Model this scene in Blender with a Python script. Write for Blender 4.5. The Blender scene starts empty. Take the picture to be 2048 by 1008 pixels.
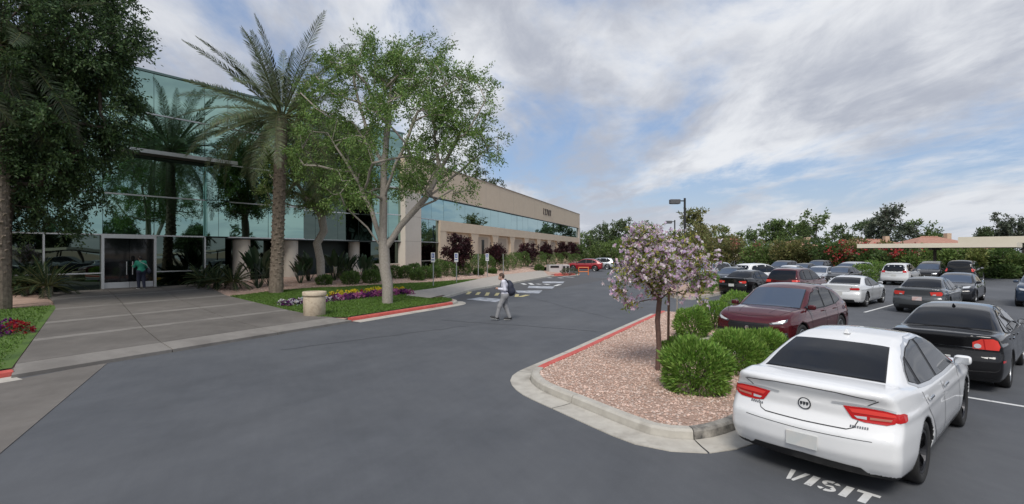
import bpy, bmesh, math, random
import numpy as np
from mathutils import Vector, Matrix
from mathutils.bvhtree import BVHTree
from mathutils.geometry import delaunay_2d_cdt

# ------------------------------------------------------------------ camera
scene = bpy.context.scene
C = scene.collection
CAMH, F = 2.5, 1000.0            # camera height (m), focal length in pixels of the 2048 px wide photograph
cd = bpy.data.cameras.new('camera'); cam = bpy.data.objects.new('camera', cd); C.objects.link(cam)
cam.location = (0, 0, CAMH); cam.rotation_euler = (math.radians(90), 0, 0)
cd.sensor_width = 36; cd.lens = 36*F/2048; cd.clip_end = 4000; cd.clip_start = .05
scene.camera = cam

# ------------------------------------------------------------------ sky, sun, exposure
SUN_EL, SUN_AZ = math.radians(50), math.radians(191)      # azimuth clockwise from +Y
world = bpy.data.worlds.new('World'); scene.world = world; world.use_nodes = True
wt = world.node_tree; wt.nodes.clear()
def wn(t, **k):
    n = wt.nodes.new(t)
    for a, b in k.items(): setattr(n, a, b)
    return n
def wl(a, b): wt.links.new(a, b)
wout = wn('ShaderNodeOutputWorld'); wbg = wn('ShaderNodeBackground'); wbg.inputs['Strength'].default_value = .11
wl(wbg.outputs[0], wout.inputs[0])
wsky = wn('ShaderNodeTexSky', sky_type='NISHITA'); wsky.sun_disc = False
wsky.sun_elevation = SUN_EL; wsky.sun_rotation = SUN_AZ; wsky.dust_density = 1.5; wsky.air_density = 1.0; wsky.ozone_density = 1.6
wtc = wn('ShaderNodeTexCoord'); wsep = wn('ShaderNodeSeparateXYZ'); wl(wtc.outputs['Generated'], wsep.inputs[0])
def wmath(op, a, b=None, c=None, clamp=False):
    n = wn('ShaderNodeMath', operation=op); n.use_clamp = clamp
    for i, v in enumerate((a, b, c)):
        if v is None: continue
        if isinstance(v, (int, float)): n.inputs[i].default_value = v
        else: wl(v, n.inputs[i])
    return n.outputs[0]
def wmix(f, a, b):
    n = wn('ShaderNodeMix', data_type='RGBA')
    if isinstance(f, (int, float)): n.inputs[0].default_value = f
    else: wl(f, n.inputs[0])
    for s, v in ((6, a), (7, b)):
        if isinstance(v, tuple): n.inputs[s].default_value = (*v, 1)
        else: wl(v, n.inputs[s])
    return n.outputs[2]
def wramp(f, lo, hi):
    n = wn('ShaderNodeMapRange', interpolation_type='SMOOTHSTEP'); wl(f, n.inputs[0])
    n.inputs[1].default_value = lo; n.inputs[2].default_value = hi
    return n.outputs[0]
# clouds lie on a flat layer: direction / (z + small) gives the layer coordinates
zz = wmath('ADD', wmath('MAXIMUM', wsep.outputs[2], 0.0), .16)
wcmb = wn('ShaderNodeCombineXYZ')
wl(wmath('DIVIDE', wsep.outputs[0], zz), wcmb.inputs[0]); wl(wmath('DIVIDE', wsep.outputs[1], zz), wcmb.inputs[1])
def wnoise(scale, detail, rough, off, stretch=(1, 1, 1), rot=0., dist=0.):
    m = wn('ShaderNodeMapping'); wl(wcmb.outputs[0], m.inputs[0]); m.inputs[1].default_value = off
    m.inputs[2].default_value = (0, 0, rot); m.inputs[3].default_value = stretch
    n = wn('ShaderNodeTexNoise'); wl(m.outputs[0], n.inputs['Vector'])
    n.inputs['Scale'].default_value = scale; n.inputs['Detail'].default_value = detail
    n.inputs['Roughness'].default_value = rough; n.inputs['Distortion'].default_value = dist
    return n.outputs[0]
cov = wnoise(1.15, 9, .58, (3.1, 7.7, .3), (1.0, .62, 1), .55, .35)      # where there is cloud
thk = wnoise(.9, 8, .56, (11.3, 2.4, 4.1), (1.0, .7, 1), .5, .25)        # how thick (grey) it is
fine = wnoise(4.2, 8, .62, (5.5, 1.2, 2.2), (1.0, .5, 1), .5, .5)
covm = wmath('ADD', wmath('MULTIPLY', cov, .8), wmath('MULTIPLY', fine, .2))
cfac = wramp(covm, .37, .53)
tmix = wmath('ADD', wmath('MULTIPLY', thk, .72), wmath('MULTIPLY', fine, .28))
cloudcol = wmix(wramp(tmix, .40, .60), (6.9, 7.0, 7.2), (3.7, 3.9, 4.45))
blue = wmix(.5, wsky.outputs[0], (2.5, 3.5, 5.6))
skyc = wmix(wmath('MULTIPLY', cfac, .93), blue, cloudcol)
hazef = wramp(wsep.outputs[2], .16, -.02)
skyc = wmix(wmath('MULTIPLY', hazef, .7), skyc, (4.9, 5.2, 5.8))
wl(skyc, wbg.inputs['Color'])

sd = bpy.data.lights.new('sun', 'SUN'); sd.energy = 2.2; sd.angle = math.radians(24); sd.color = (1, .96, .9)
sun = bpy.data.objects.new('sun', sd); C.objects.link(sun)
sdir = Vector((math.sin(SUN_AZ)*math.cos(SUN_EL), math.cos(SUN_AZ)*math.cos(SUN_EL), math.sin(SUN_EL)))
sun.rotation_euler = sdir.to_track_quat('Z', 'Y').to_euler(); sun.location = sdir*60
vs = scene.view_settings; vs.view_transform = 'Standard'; vs.look = 'None'; vs.exposure = 0.18; vs.gamma = 1
scene.cycles.max_bounces = 6; scene.cycles.transparent_max_bounces = 6; scene.cycles.sample_clamp_indirect = 4
scene.cycles.caustics_reflective = False; scene.cycles.caustics_refractive = False
scene.cycles.use_denoising = True

# ------------------------------------------------------------------ helpers: frames and pixels
rng = np.random.default_rng(7); random.seed(7)
LD = (.466, .885); LN = (-.885, .466)                 # along the lane, and to its left
def uv2xy(u, v): return (LD[0]*u+LN[0]*v, LD[1]*u+LN[1]*v)
SH = (math.cos(math.radians(41)), math.sin(math.radians(41))); SP = (-SH[1], SH[0])   # stall axis and its left
def st2xy(s, t): return (SH[0]*s+SP[0]*t, SH[1]*s+SP[1]*t)
def G(px, py, z=0.):                                   # photo pixel -> point on the plane z
    Y = F*(CAMH-z)/(py-504.); return ((px-1024)/F*Y, Y)
def R3(px, py, Y): return Vector(((px-1024)/F*Y, Y, CAMH+(504-py)/F*Y))
def sstep(a, b, x):
    t = np.clip((x-a)/(b-a), 0, 1); return t*t*(3-2*t)
GE = lambda x, y: (x-.75*y+40.3)/1.25                  # distance in front of the glass front
TD = lambda x, y: (x-.356*y+23.6)/1.0615               # distance in front of the long beige wing
def H(x, y):
    """height of the ground that rises from the lane's left kerb to the buildings"""
    x = np.asarray(x, float); y = np.asarray(y, float)
    u = LD[0]*x+LD[1]*y; v = LN[0]*x+LN[1]*y
    fd = np.maximum(np.maximum(9-TD(x, y), (v-13.3)*(1-sstep(19.5, 23, u))), 0)
    bd = np.maximum(np.maximum(GE(x, y), TD(x, y)), 0)
    zb = .55+.45*sstep(14, 30, u)
    fr = fd/np.maximum(fd+bd, .01)
    return .14*sstep(0, .5, fd+.2)+(zb-.14)*fr
def PT(px, py, off=0.):                                # photo pixel -> point on that rising ground
    z = .3
    for _ in range(30):
        X, Y = G(px, py, z); z = .5*z+.5*(float(H(X, Y))+off)
    return (X, Y, float(H(X, Y))+off)

# ------------------------------------------------------------------ helpers: objects
def tag(o, label=None, cat=None, group=None, kind=None):
    if label: o['label'] = label
    if cat: o['category'] = cat
    if group: o['group'] = group
    if kind: o['kind'] = kind
    return o
def empty(name, loc=(0, 0, 0), rz=0., label=None, cat=None, group=None, kind=None, parent=None):
    o = bpy.data.objects.new(name, None); C.objects.link(o); o.location = loc; o.rotation_euler = (0, 0, rz)
    o.empty_display_size = .2
    if parent: o.parent = parent
    return tag(o, label, cat, group, kind)
def link(name, me, parent=None, loc=None, rot=None, scale=None):
    o = bpy.data.objects.new(name, me); C.objects.link(o)
    if parent: o.parent = parent
    if loc is not None: o.location = loc
    if rot is not None: o.rotation_euler = rot
    if scale is not None: o.scale = scale
    return o
def mesh_np(name, V, Fq, mats, smooth=False, midx=None, col=None):
    """fast mesh from numpy: V (n,3), Fq (m,k) all faces with k corners"""
    V = np.asarray(V, np.float32); Fq = np.asarray(Fq, np.int32)
    me = bpy.data.meshes.new(name); m, k = Fq.shape
    me.vertices.add(len(V)); me.vertices.foreach_set('co', V.ravel())
    me.loops.add(m*k); me.loops.foreach_set('vertex_index', Fq.ravel())
    me.polygons.add(m); me.polygons.foreach_set('loop_start', np.arange(0, m*k, k, dtype=np.int32))
    if smooth: me.polygons.foreach_set('use_smooth', np.ones(m, bool))
    for mt in (mats if isinstance(mats, (list, tuple)) else [mats]): me.materials.append(mt)
    if midx is not None: me.polygons.foreach_set('material_index', np.asarray(midx, np.int32))
    if col is not None:                                  # one colour per face
        a = me.color_attributes.new('col', 'FLOAT_COLOR', 'CORNER')
        a.data.foreach_set('color', np.repeat(np.asarray(col, np.float32), k, axis=0).ravel())
    me.update(calc_edges=True); me.validate(); return me
def mesh_py(name, V, Fs, mats, smooth=False, midx=None):
    me = bpy.data.meshes.new(name); me.from_pydata([tuple(v) for v in V], [], Fs)
    for mt in (mats if isinstance(mats, (list, tuple)) else [mats]): me.materials.append(mt)
    if smooth: me.polygons.foreach_set('use_smooth', np.ones(len(me.polygons), bool))
    if midx is not None: me.polygons.foreach_set('material_index', np.asarray(midx, np.int32))
    me.update(); return me
class MB:
    """collects boxes, tubes, lathes into one mesh"""
    def __init__(s): s.v = []; s.f = []; s.m = []
    def add(s, V, Fs, mi=0):
        b = len(s.v); s.v += [tuple(v) for v in V]; s.f += [[b+i for i in f] for f in Fs]; s.m += [mi]*len(Fs); return s
    def box(s, x0, x1, y0, y1, z0, z1, mi=0, M=None):
        V = [Vector((x, y, z)) for z in (z0, z1) for y in (y0, y1) for x in (x0, x1)]
        if M is not None: V = [M @ v for v in V]
        return s.add(V, [[0, 2, 3, 1], [4, 5, 7, 6], [0, 1, 5, 4], [2, 6, 7, 3], [0, 4, 6, 2], [1, 3, 7, 5]], mi)
    def tube(s, pts, rad, n=8, mi=0, cap=True):
        pts = [Vector(p) for p in pts]; rad = rad if isinstance(rad, (list, tuple)) else [rad]*len(pts)
        V = []; Fs = []; up = Vector((0, 0, 1)); pn = None
        for i, p in enumerate(pts):
            d = (pts[min(i+1, len(pts)-1)]-pts[max(i-1, 0)])
            d = d.normalized() if d.length > 1e-9 else up
            if pn is None: a = d.orthogonal().normalized()
            else: a = pn-d*pn.dot(d); a = a.normalized() if a.length > 1e-6 else d.orthogonal().normalized()
            pn = a; b = d.cross(a)
            for k in range(n):
                t = 2*math.pi*k/n; V.append(p+(a*math.cos(t)+b*math.sin(t))*rad[i])
        for i in range(len(pts)-1):
            for k in range(n):
                k2 = (k+1) % n; Fs.append([i*n+k, i*n+k2, (i+1)*n+k2, (i+1)*n+k])
        if cap: Fs.append(list(range(n))[::-1]); Fs.append([(len(pts)-1)*n+k for k in range(n)])
        return s.add(V, Fs, mi)
    def lathe(s, prof, n=24, mi=0, axis='z', M=None):
        V = []; Fs = []
        for r, h in prof:
            for k in range(n):
                t = 2*math.pi*k/n; c, d = r*math.cos(t), r*math.sin(t)
                V.append(Vector((c, d, h)) if axis == 'z' else Vector((c, h, d)))
        for i in range(len(prof)-1):
            for k in range(n):
                k2 = (k+1) % n; f = [i*n+k, i*n+k2, (i+1)*n+k2, (i+1)*n+k]
                Fs.append(f if axis == 'z' else f[::-1])
        if M is not None: V = [M @ v for v in V]
        return s.add(V, Fs, mi)
    def prism(s, poly, z0, z1, mi=0):
        n = len(poly); V = [(x, y, z0) for x, y in poly]+[(x, y, z1) for x, y in poly]
        return s.add(V, [list(range(n))[::-1], [n+i for i in range(n)]]+[[i, (i+1) % n, n+(i+1) % n, n+i] for i in range(n)], mi)
    def mesh(s, name, mats, smooth=False): return mesh_py(name, s.v, s.f, mats, smooth, s.m)
    def build(s, name, mats, parent=None, loc=None, rot=None, smooth=False, bevel=0.):
        o = link(name, s.mesh(name, mats, smooth), parent, loc, rot)
        if bevel:
            b = o.modifiers.new('bevel', 'BEVEL'); b.width = bevel; b.segments = 2; b.limit_method = 'ANGLE'
        return o
def inpoly(P, poly):
    x, y = P[:, 0], P[:, 1]; c = np.zeros(len(P), bool); n = len(poly)
    for i in range(n):
        x1, y1 = poly[i][:2]; x2, y2 = poly[i-1][:2]
        k = ((y1 > y) != (y2 > y)); c ^= k & (x < (x2-x1)*(y-y1)/((y2-y1) if abs(y2-y1) > 1e-12 else 1e-12)+x1)
    return c
def refine(poly, step):
    o = []
    for i in range(len(poly)):
        a, b = poly[i], poly[(i+1) % len(poly)]; n = max(1, int(math.hypot(b[0]-a[0], b[1]-a[1])/step))
        o += [(a[0]+(b[0]-a[0])*k/n, a[1]+(b[1]-a[1])*k/n) for k in range(n)]
    return o
def trifill(poly, step):
    """triangulated polygon with interior grid points; returns 2-D verts and triangles"""
    B = refine(poly, step); A = np.array(B)
    gx, gy = np.meshgrid(np.arange(A[:, 0].min()+step/2, A[:, 0].max(), step), np.arange(A[:, 1].min()+step/2, A[:, 1].max(), step))
    P = np.c_[gx.ravel(), gy.ravel()]; P = P[inpoly(P, B)] if len(P) else P.reshape(0, 2)
    if len(P):
        keep = np.ones(len(P), bool)
        for k in range(0, len(B)):
            keep &= (np.hypot(P[:, 0]-B[k][0], P[:, 1]-B[k][1]) > step*.45)
        P = P[keep]
    vs_ = [Vector(b) for b in B]+[Vector(p) for p in P]
    r = delaunay_2d_cdt(vs_, [(i, (i+1) % len(B)) for i in range(len(B))], [], 1, 1e-6)
    V = np.array([tuple(v) for v in r[0]]); T = []
    for f in r[2]:
        a, b, c = V[f[0]], V[f[1]], V[f[2]]
        T.append(f if (b[0]-a[0])*(c[1]-a[1])-(b[1]-a[1])*(c[0]-a[0]) > 0 else f[::-1])
    return V, T
def sheet(name, poly, zf, mat_, step=1., parent=None, kind=None):
    V, T = trifill(poly, step); z = zf(V[:, 0], V[:, 1]) if callable(zf) else np.full(len(V), zf)
    o = link(name, mesh_np(name, np.c_[V, z], T, mat_, True), parent)
    if kind: o['kind'] = kind
    return o
def slab(name, poly, zf, th, mat_, parent=None, step=1.5):
    """sheet with sides going down by th"""
    V, T = trifill(poly, step); z = zf(V[:, 0], V[:, 1]) if callable(zf) else np.full(len(V), zf)
    B = refine(poly, step); n = len(V)
    zb = zf(np.array(B)[:, 0], np.array(B)[:, 1]) if callable(zf) else np.full(len(B), zf)
    W = [(b[0], b[1], zz_) for b, zz_ in zip(B, zb)]; W2 = [(b[0], b[1], zz_-th) for b, zz_ in zip(B, zb)]
    m = len(B); area = sum(B[i][0]*B[(i+1) % m][1]-B[(i+1) % m][0]*B[i][1] for i in range(m))
    fs = [list(t) for t in T]
    for i in range(m):
        j = (i+1) % m; q = [n+i, n+m+i, n+m+j, n+j]; fs.append(q if area > 0 else q[::-1])
    return link(name, mesh_py(name, list(np.c_[V, z])+W+W2, fs, mat_), parent)

# ------------------------------------------------------------------ materials
MATS = {}
def mat(name, c1, c2=None, scale=8., rough=.7, bump=0., bscale=60., metal=0., spec=.5, coat=0., detail=6., c3=None, s3=.6, t3=(.5, .62), bdist=.02, rvar=0.):
    """procedural material: two colours mixed by noise, an optional third in larger patches, noise bump"""
    if name in MATS: return MATS[name]
    m = bpy.data.materials.new(name); m.use_nodes = True; nt = m.node_tree; p = nt.nodes['Principled BSDF']
    p.inputs['Roughness'].default_value = rough; p.inputs['Metallic'].default_value = metal
    p.inputs['Specular IOR Level'].default_value = spec; p.inputs['Coat Weight'].default_value = coat; p.inputs['Coat Roughness'].default_value = .03
    tc = nt.nodes.new('ShaderNodeTexCoord'); N = nt.nodes.new; Lk = nt.links.new
    def noise(s, d=detail):
        n = N('ShaderNodeTexNoise'); n.inputs['Scale'].default_value = s; n.inputs['Detail'].default_value = d; n.inputs['Roughness'].default_value = .62
        Lk(tc.outputs['Object'], n.inputs['Vector']); return n.outputs[0]
    def ramp(f, lo, hi):
        r = N('ShaderNodeMapRange'); Lk(f, r.inputs[0]); r.inputs[1].default_value = lo; r.inputs[2].default_value = hi; return r.outputs[0]
    def mix(f, a, b):
        x = N('ShaderNodeMix'); x.data_type = 'RGBA'; Lk(f, x.inputs[0])
        for s, v in ((6, a), (7, b)):
            if isinstance(v, tuple): x.inputs[s].default_value = (*v[:3], 1)
            else: Lk(v, x.inputs[s])
        return x.outputs[2]
    if c2 is None: p.inputs['Base Color'].default_value = (*c1, 1)
    else:
        col = mix(ramp(noise(scale), .32, .68), c1, c2)
        if c3: col = mix(ramp(noise(s3, 4), *t3), col, c3)
        Lk(col, p.inputs['Base Color'])
    if rvar:
        a = N('ShaderNodeMath'); a.operation = 'MULTIPLY_ADD'; Lk(noise(scale*.7), a.inputs[0]); a.inputs[1].default_value = rvar; a.inputs[2].default_value = rough-rvar/2
        Lk(a.outputs[0], p.inputs['Roughness'])
    if bump:
        b = N('ShaderNodeBump'); b.inputs['Strength'].default_value = bump; b.inputs['Distance'].default_value = bdist
        Lk(noise(bscale), b.inputs['Height']); Lk(b.outputs[0], p.inputs['Normal'])
    MATS[name] = m; return m
def leafmat(name, rough=.5, trans=.35, spec=.35):
    """leaf colour comes from each leaf's own 'col' attribute"""
    if name in MATS: return MATS[name]
    m = bpy.data.materials.new(name); m.use_nodes = True; nt = m.node_tree; p = nt.nodes['Principled BSDF']
    a = nt.nodes.new('ShaderNodeAttribute'); a.attribute_name = 'col'; nt.links.new(a.outputs['Color'], p.inputs['Base Color'])
    p.inputs['Roughness'].default_value = rough; p.inputs['Specular IOR Level'].default_value = spec
    t = nt.nodes.new('ShaderNodeBsdfTranslucent'); nt.links.new(a.outputs['Color'], t.inputs['Color'])
    x = nt.nodes.new('ShaderNodeMixShader'); x.inputs[0].default_value = trans
    nt.links.new(p.outputs[0], x.inputs[1]); nt.links.new(t.outputs[0], x.inputs[2])
    nt.links.new(x.outputs[0], nt.nodes['Material Output'].inputs[0]); MATS[name] = m; return m
def facade_glass(name, tint, rough=.015, wav=.05, base=(.01, .02, .02), refl=1.):
    if name in MATS: return MATS[name]
    m = mat(name, tint, None, rough=rough, metal=1.); nt = m.node_tree; p = nt.nodes['Principled BSDF']
    tc = nt.nodes.new('ShaderNodeTexCoord'); n = nt.nodes.new('ShaderNodeTexNoise'); n.inputs['Scale'].default_value = .55; n.inputs['Detail'].default_value = 1
    nt.links.new(tc.outputs['Object'], n.inputs['Vector'])
    b = nt.nodes.new('ShaderNodeBump'); b.inputs['Strength'].default_value = wav; b.inputs['Distance'].default_value = .15
    nt.links.new(n.outputs[0], b.inputs['Height']); nt.links.new(b.outputs[0], p.inputs['Normal']); return m
LEAF = leafmat('leaf'); LEAFG = leafmat('leaf_glossy', .35, .25, .5); PETAL = leafmat('petal', .6, .45, .2)
ASPH = mat('asphalt', (.088, .093, .101), (.106, .111, .119), 1.2, .78, .5, 260, c3=(.122, .126, .132), s3=.16, t3=(.45, .72), bdist=.006, spec=.35)
def wear(m, streak=(.35, 5.), rot=1.087, amt=.085, speck=.3):
    """long faint wheel streaks and pale stone specks multiplied onto a material's own colour"""
    nt = m.node_tree; p = nt.nodes['Principled BSDF']; src = p.inputs['Base Color'].links[0].from_socket; N = nt.nodes.new; Lk = nt.links.new
    tc = N('ShaderNodeTexCoord'); fac = None
    for k, (sx, sy, ro) in enumerate(((streak[0]*.3, streak[1]*.25, rot), (.28, .28, .3), (1.1, 7., rot+.9))):
        mp = N('ShaderNodeMapping'); mp.vector_type = 'TEXTURE'; mp.inputs[2].default_value = (0, 0, ro); mp.inputs[3].default_value = (1/sx, 1/sy, 1); Lk(tc.outputs['Object'], mp.inputs[0])
        n = N('ShaderNodeTexNoise'); n.inputs['Scale'].default_value = 1.; n.inputs['Detail'].default_value = 7; n.inputs['Roughness'].default_value = .65; Lk(mp.outputs[0], n.inputs['Vector'])
        r = N('ShaderNodeMapRange'); Lk(n.outputs[0], r.inputs[0]); r.inputs[1].default_value = .3; r.inputs[2].default_value = .7; a = amt*(1, 1.2, .5)[k]; r.inputs[3].default_value = 1-a; r.inputs[4].default_value = 1+a
        if fac is None: fac = r.outputs[0]
        else:
            q = N('ShaderNodeMath'); q.operation = 'MULTIPLY'; Lk(fac, q.inputs[0]); Lk(r.outputs[0], q.inputs[1]); fac = q.outputs[0]
    v = N('ShaderNodeTexVoronoi'); v.inputs['Scale'].default_value = 28.; Lk(tc.outputs['Object'], v.inputs['Vector'])
    r = N('ShaderNodeMapRange'); Lk(v.outputs['Distance'], r.inputs[0]); r.inputs[1].default_value = .0; r.inputs[2].default_value = .22; r.inputs[3].default_value = 1+speck; r.inputs[4].default_value = 1
    q = N('ShaderNodeMath'); q.operation = 'MULTIPLY'; Lk(fac, q.inputs[0]); Lk(r.outputs[0], q.inputs[1])
    x = N('ShaderNodeVectorMath'); x.operation = 'SCALE'; Lk(src, x.inputs[0]); Lk(q.outputs[0], x.inputs['Scale']); Lk(x.outputs[0], p.inputs['Base Color'])
wear(ASPH)
CONC = mat('concrete', (.138, .124, .109), (.170, .155, .138), 2.2, .85, .3, 120, c3=(.125, .113, .10), s3=.5, t3=(.48, .66), bdist=.006)
WALK = mat('sidewalk_concrete', (.38, .345, .30), (.44, .405, .355), 3., .85, .3, 120, bdist=.006)
CONCL = mat('concrete_light_band', (.21, .194, .174), (.25, .232, .208), 3., .85, .3, 120, c3=(.18, .165, .147), s3=.6, bdist=.006)
wear(CONC, (.5, 4.), 1.087, .10, .1)
KERB = mat('kerb_concrete', (.43, .40, .345), (.53, .50, .435), 5., .85, .4, 90, c3=(.29, .265, .225), s3=1.3, t3=(.52, .7), bdist=.008)
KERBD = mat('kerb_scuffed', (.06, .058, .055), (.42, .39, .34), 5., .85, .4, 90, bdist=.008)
REDP = mat('red_kerb_paint', (.50, .075, .06), (.62, .13, .10), 6., .65, .3, 60, c3=(.42, .2, .17), s3=3., t3=(.6, .75), bdist=.005)
WHITEP = mat('road_paint', (.62, .62, .60), (.75, .75, .73), 12., .7, .3, 150, c3=(.35, .35, .35), s3=9., t3=(.6, .72), bdist=.003)
YELLOWP = mat('yellow_paint', (.62, .52, .22), (.72, .62, .32), 12., .7)
PADP = mat('pale_paint', (.40, .42, .46), (.52, .54, .57), 5., .75, c3=(.2, .21, .23), s3=2.5)
BLUEP = mat('blue_paint', (.05, .12, .42), (.1, .2, .5), 6., .7)
GRAV = mat('gravel', (.40, .265, .20), (.58, .42, .335), 55., .9, 1., 70, c3=(.33, .215, .165), s3=2.2, t3=(.5, .75), bdist=.02)
LAWN = mat('lawn_soil', (.085, .15, .03), (.12, .20, .04), 14., .9, .8, 90, c3=(.065, .12, .026), s3=1.2, bdist=.03)
STUC = mat('beige_stucco', (.66, .54, .40), (.70, .585, .44), 1.6, .9, .25, 180, c3=(.62, .505, .375), s3=.3, t3=(.5, .8), bdist=.004)
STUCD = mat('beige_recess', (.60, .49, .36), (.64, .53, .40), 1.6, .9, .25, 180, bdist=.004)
STUCL = mat('pale_column', (.60, .55, .47), (.64, .59, .51), 1.6, .9, .2, 180, bdist=.004)
ALU = mat('aluminium', (.62, .63, .63), None, rough=.35, metal=.8)
BLACKM = mat('black_metal', (.02, .021, .024), None, rough=.5)
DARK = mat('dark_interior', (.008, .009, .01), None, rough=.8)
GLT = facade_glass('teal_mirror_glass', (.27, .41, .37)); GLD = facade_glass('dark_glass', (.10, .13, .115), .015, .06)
GLB = facade_glass('blue_mirror_glass', (.27, .41, .43), .02, .04)
ROOFM = mat('roof_gravel', (.3, .28, .25), (.36, .34, .3), 4., .95)
BARK = mat('bark_grey', (.27, .24, .205), (.40, .36, .31), 14., .9, .9, 40, bdist=.02)
BARKD = mat('bark_dark', (.055, .042, .035), (.10, .078, .06), 18., .9, .9, 40, bdist=.02)
BARKP = mat('palm_bark', (.13, .10, .075), (.27, .22, .17), 9., .95, 1., 30, bdist=.03)
# ------------------------------------------------------------------ ground
tag(sheet('ground', [(-1500, -1500), (1500, -1500), (1500, 2500), (-1500, 2500)], -.06, mat('dry_earth', (.30, .23, .16), (.36, .28, .2), .2, .95), 400), kind='structure')
tag(sheet('asphalt_lot', [(-45, -60), (150, -60), (150, 140), (-45, 140)], 0., ASPH, 25), kind='structure')
U = lambda u, v: uv2xy(u, v)
nose = [U(19.4, 13.6), U(20.1, 13.75), U(20.6, 14.15), U(20.85, 14.8)]
cr = PT(862, 597)[:2]
def Dline(D, y): return (.356*y-23.6+D*1.0615, y)
front = [U(-30, 13.6), U(4.3, 13.6), U(13.2, 13.6)]+nose+[cr]+[Dline(9, y) for y in (32, 40, 50)]+[Dline(10.2, 52.5), Dline(10.3, 54.5), Dline(9.3, 56.5), Dline(4.5, 58), Dline(4.5, 118)]
gl = lambda y: (.75*y-40.3-1., y)                     # a little inside the glass front
bed = front+[Dline(-1.2, 118), Dline(-1.2, 44), gl(41), gl(22), gl(2), (-42, -12)]
def Hbed(x, y):
    u = LD[0]*x+LD[1]*y; v = LN[0]*x+LN[1]*y; a = np.interp(v, [13.3, 25, 30.7], [4.1, 9.1, 10.6]); b_ = np.interp(v, [13.3, 14.4, 23.4, 27, 30.7], [13.05, 12.5, 14.9, 16.4, 18.2])
    return H(x, y)-.015-.09*((u > a+.1) & (u < b_-.1))
sheet('planting_bed', bed, Hbed, GRAV, .6, kind='structure')

# plaza of cast slabs with lighter bands
plaza = empty('concrete_plaza', kind='structure')
r_ed = [(13.35, 13.62), (12.55, 14.4), (14.95, 23.4)]
uL = lambda v: float(np.interp(v, [13.3, 25, 30.7], [4.1, 9.1, 10.6])); uR = lambda v: float(np.interp(v, [13.3, 14.4, 23.4, 27, 30.7], [13.05, 12.5, 14.9, 16.4, 18.2]))
vs_e = [13.28, 13.95, 16.6, 17.0, 19.7, 20.15, 23.2, 23.65, 27.0, 27.4, 30.7]
for i in range(len(vs_e)-1):
    v0, v1 = vs_e[i]+.012, vs_e[i+1]-.012; band = i % 2 == 0 and i > 0 or i == 0
    band = (vs_e[i+1]-vs_e[i]) < .8
    n = 3
    for k in range(n):
        q = []
        for v, ks in ((v0, (k, k+1)), (v1, (k+1, k))):
            for kk in ks:
                f = kk/n; u = uL(v)+(uR(v)-uL(v))*f+(.012 if kk == ks[0] and v == v0 or kk == ks[1] and v == v1 else -.012)
                q.append(U(u, v))
        slab('slab', q, lambda x, y: H(x, y)+.028, .1, CONCL if band else CONC, plaza, 1.2)
apr = [(-9.07, 11.2), G(0, 908), (-8.2, 3.0), (-14.5, 4.6), U(3.9, 13.1), U(5.2, 13.25)]
ap = np.array(apr)
slab('slab', [apr[0], apr[1], apr[2], apr[3], apr[4], apr[5]], .011, .03, CONC, plaza, 1.5)
slab('slab', [G(0, 908), (-3.2, .4), (-8, -3), (-8.2, 2.97)], .011, .03, CONC, plaza, 1.5)

# kerbs: segments along a path, each a piece of its own; path runs with the road on its right
def kerb_run(name, path, seg, matf, w=.16, top=.145, gut=.42, gmat=KERB, kind='structure', zf=None, gtop=.012):
    root = empty(name, kind=kind)
    P = [Vector((*p, 0)) for p in path]; L = [0]
    for a, b in zip(P, P[1:]): L.append(L[-1]+(b-a).length)
    def at(d):
        d = min(max(d, 0), L[-1]); i = max(k for k in range(len(L)-1) if L[k] <= d+1e-9)
        t = (d-L[i])/max(L[i+1]-L[i], 1e-9); p = P[i].lerp(P[i+1], t)
        d0 = (P[i+1]-P[i]).normalized(); d1 = d0
        if t > .5 and i+2 < len(P): d1 = ((P[i+2]-P[i+1]).normalized()); d0 = d0.lerp(d1, (t-.5))
        elif t < .5 and i > 0: d1 = (P[i]-P[i-1]).normalized(); d0 = d0.lerp(d1, (.5-t))
        d0.normalize(); return p, Vector((d0.y, -d0.x, 0))
    n = max(1, round(L[-1]/seg))
    for k in range(n):
        a, b = L[-1]*k/n+.008, L[-1]*(k+1)/n-.008; m = max(1, int((b-a)/.25))
        prof = [(-w, -.05), (-w, top-.01), (-w+.02, top), (-.03, top), (0, top-.03), (.02, -.05)]
        V = []; Fs = []
        for j in range(m+1):
            p, nn = at(a+(b-a)*j/m)
            for o_, z_ in prof: V.append(p+nn*o_+Vector((0, 0, z_)))
        q = len(prof)
        for j in range(m):
            for i in range(q-1): Fs.append([j*q+i, j*q+i+1, (j+1)*q+i+1, (j+1)*q+i])
        Fs.append(list(range(q))[::-1]); Fs.append([m*q+i for i in range(q)])
        link('kerb_stone', mesh_py('kerb_stone', V, Fs, matf((a+b)/2, L[-1])), root)
        if gut:
            V = []; Fs = []
            for j in range(m+1):
                p, nn = at(a+(b-a)*j/m)
                for o_, z_ in ((.022, .03), (.2, gtop+.004), (gut, gtop), (gut+.004, -.02)): V.append(p+nn*o_+Vector((0, 0, z_)))
            for j in range(m):
                for i in range(3): Fs.append([j*4+i, j*4+i+1, (j+1)*4+i+1, (j+1)*4+i])
            link('gutter_slab', mesh_py('gutter_slab', V, Fs, gmat), root)
    return root
def smooth_path(pts, n=4):
    P = [np.array(p) for p in pts]; o = []
    for i in range(len(P)-1):
        a, b, c, d = P[max(i-1, 0)], P[i], P[i+1], P[min(i+2, len(P)-1)]
        for k in range(n):
            t = k/n; o.append(tuple(.5*((2*b)+(-a+c)*t+(2*a-5*b+4*c-d)*t*t+(-a+3*b-3*c+d)*t**3)))
    return o+[tuple(P[-1])]
lk = [U(13.15, 13.44), U(16, 13.44), U(19.4, 13.44), U(20.3, 13.7), U(20.85, 14.3)]
lk = smooth_path(lk, 3)
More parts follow.
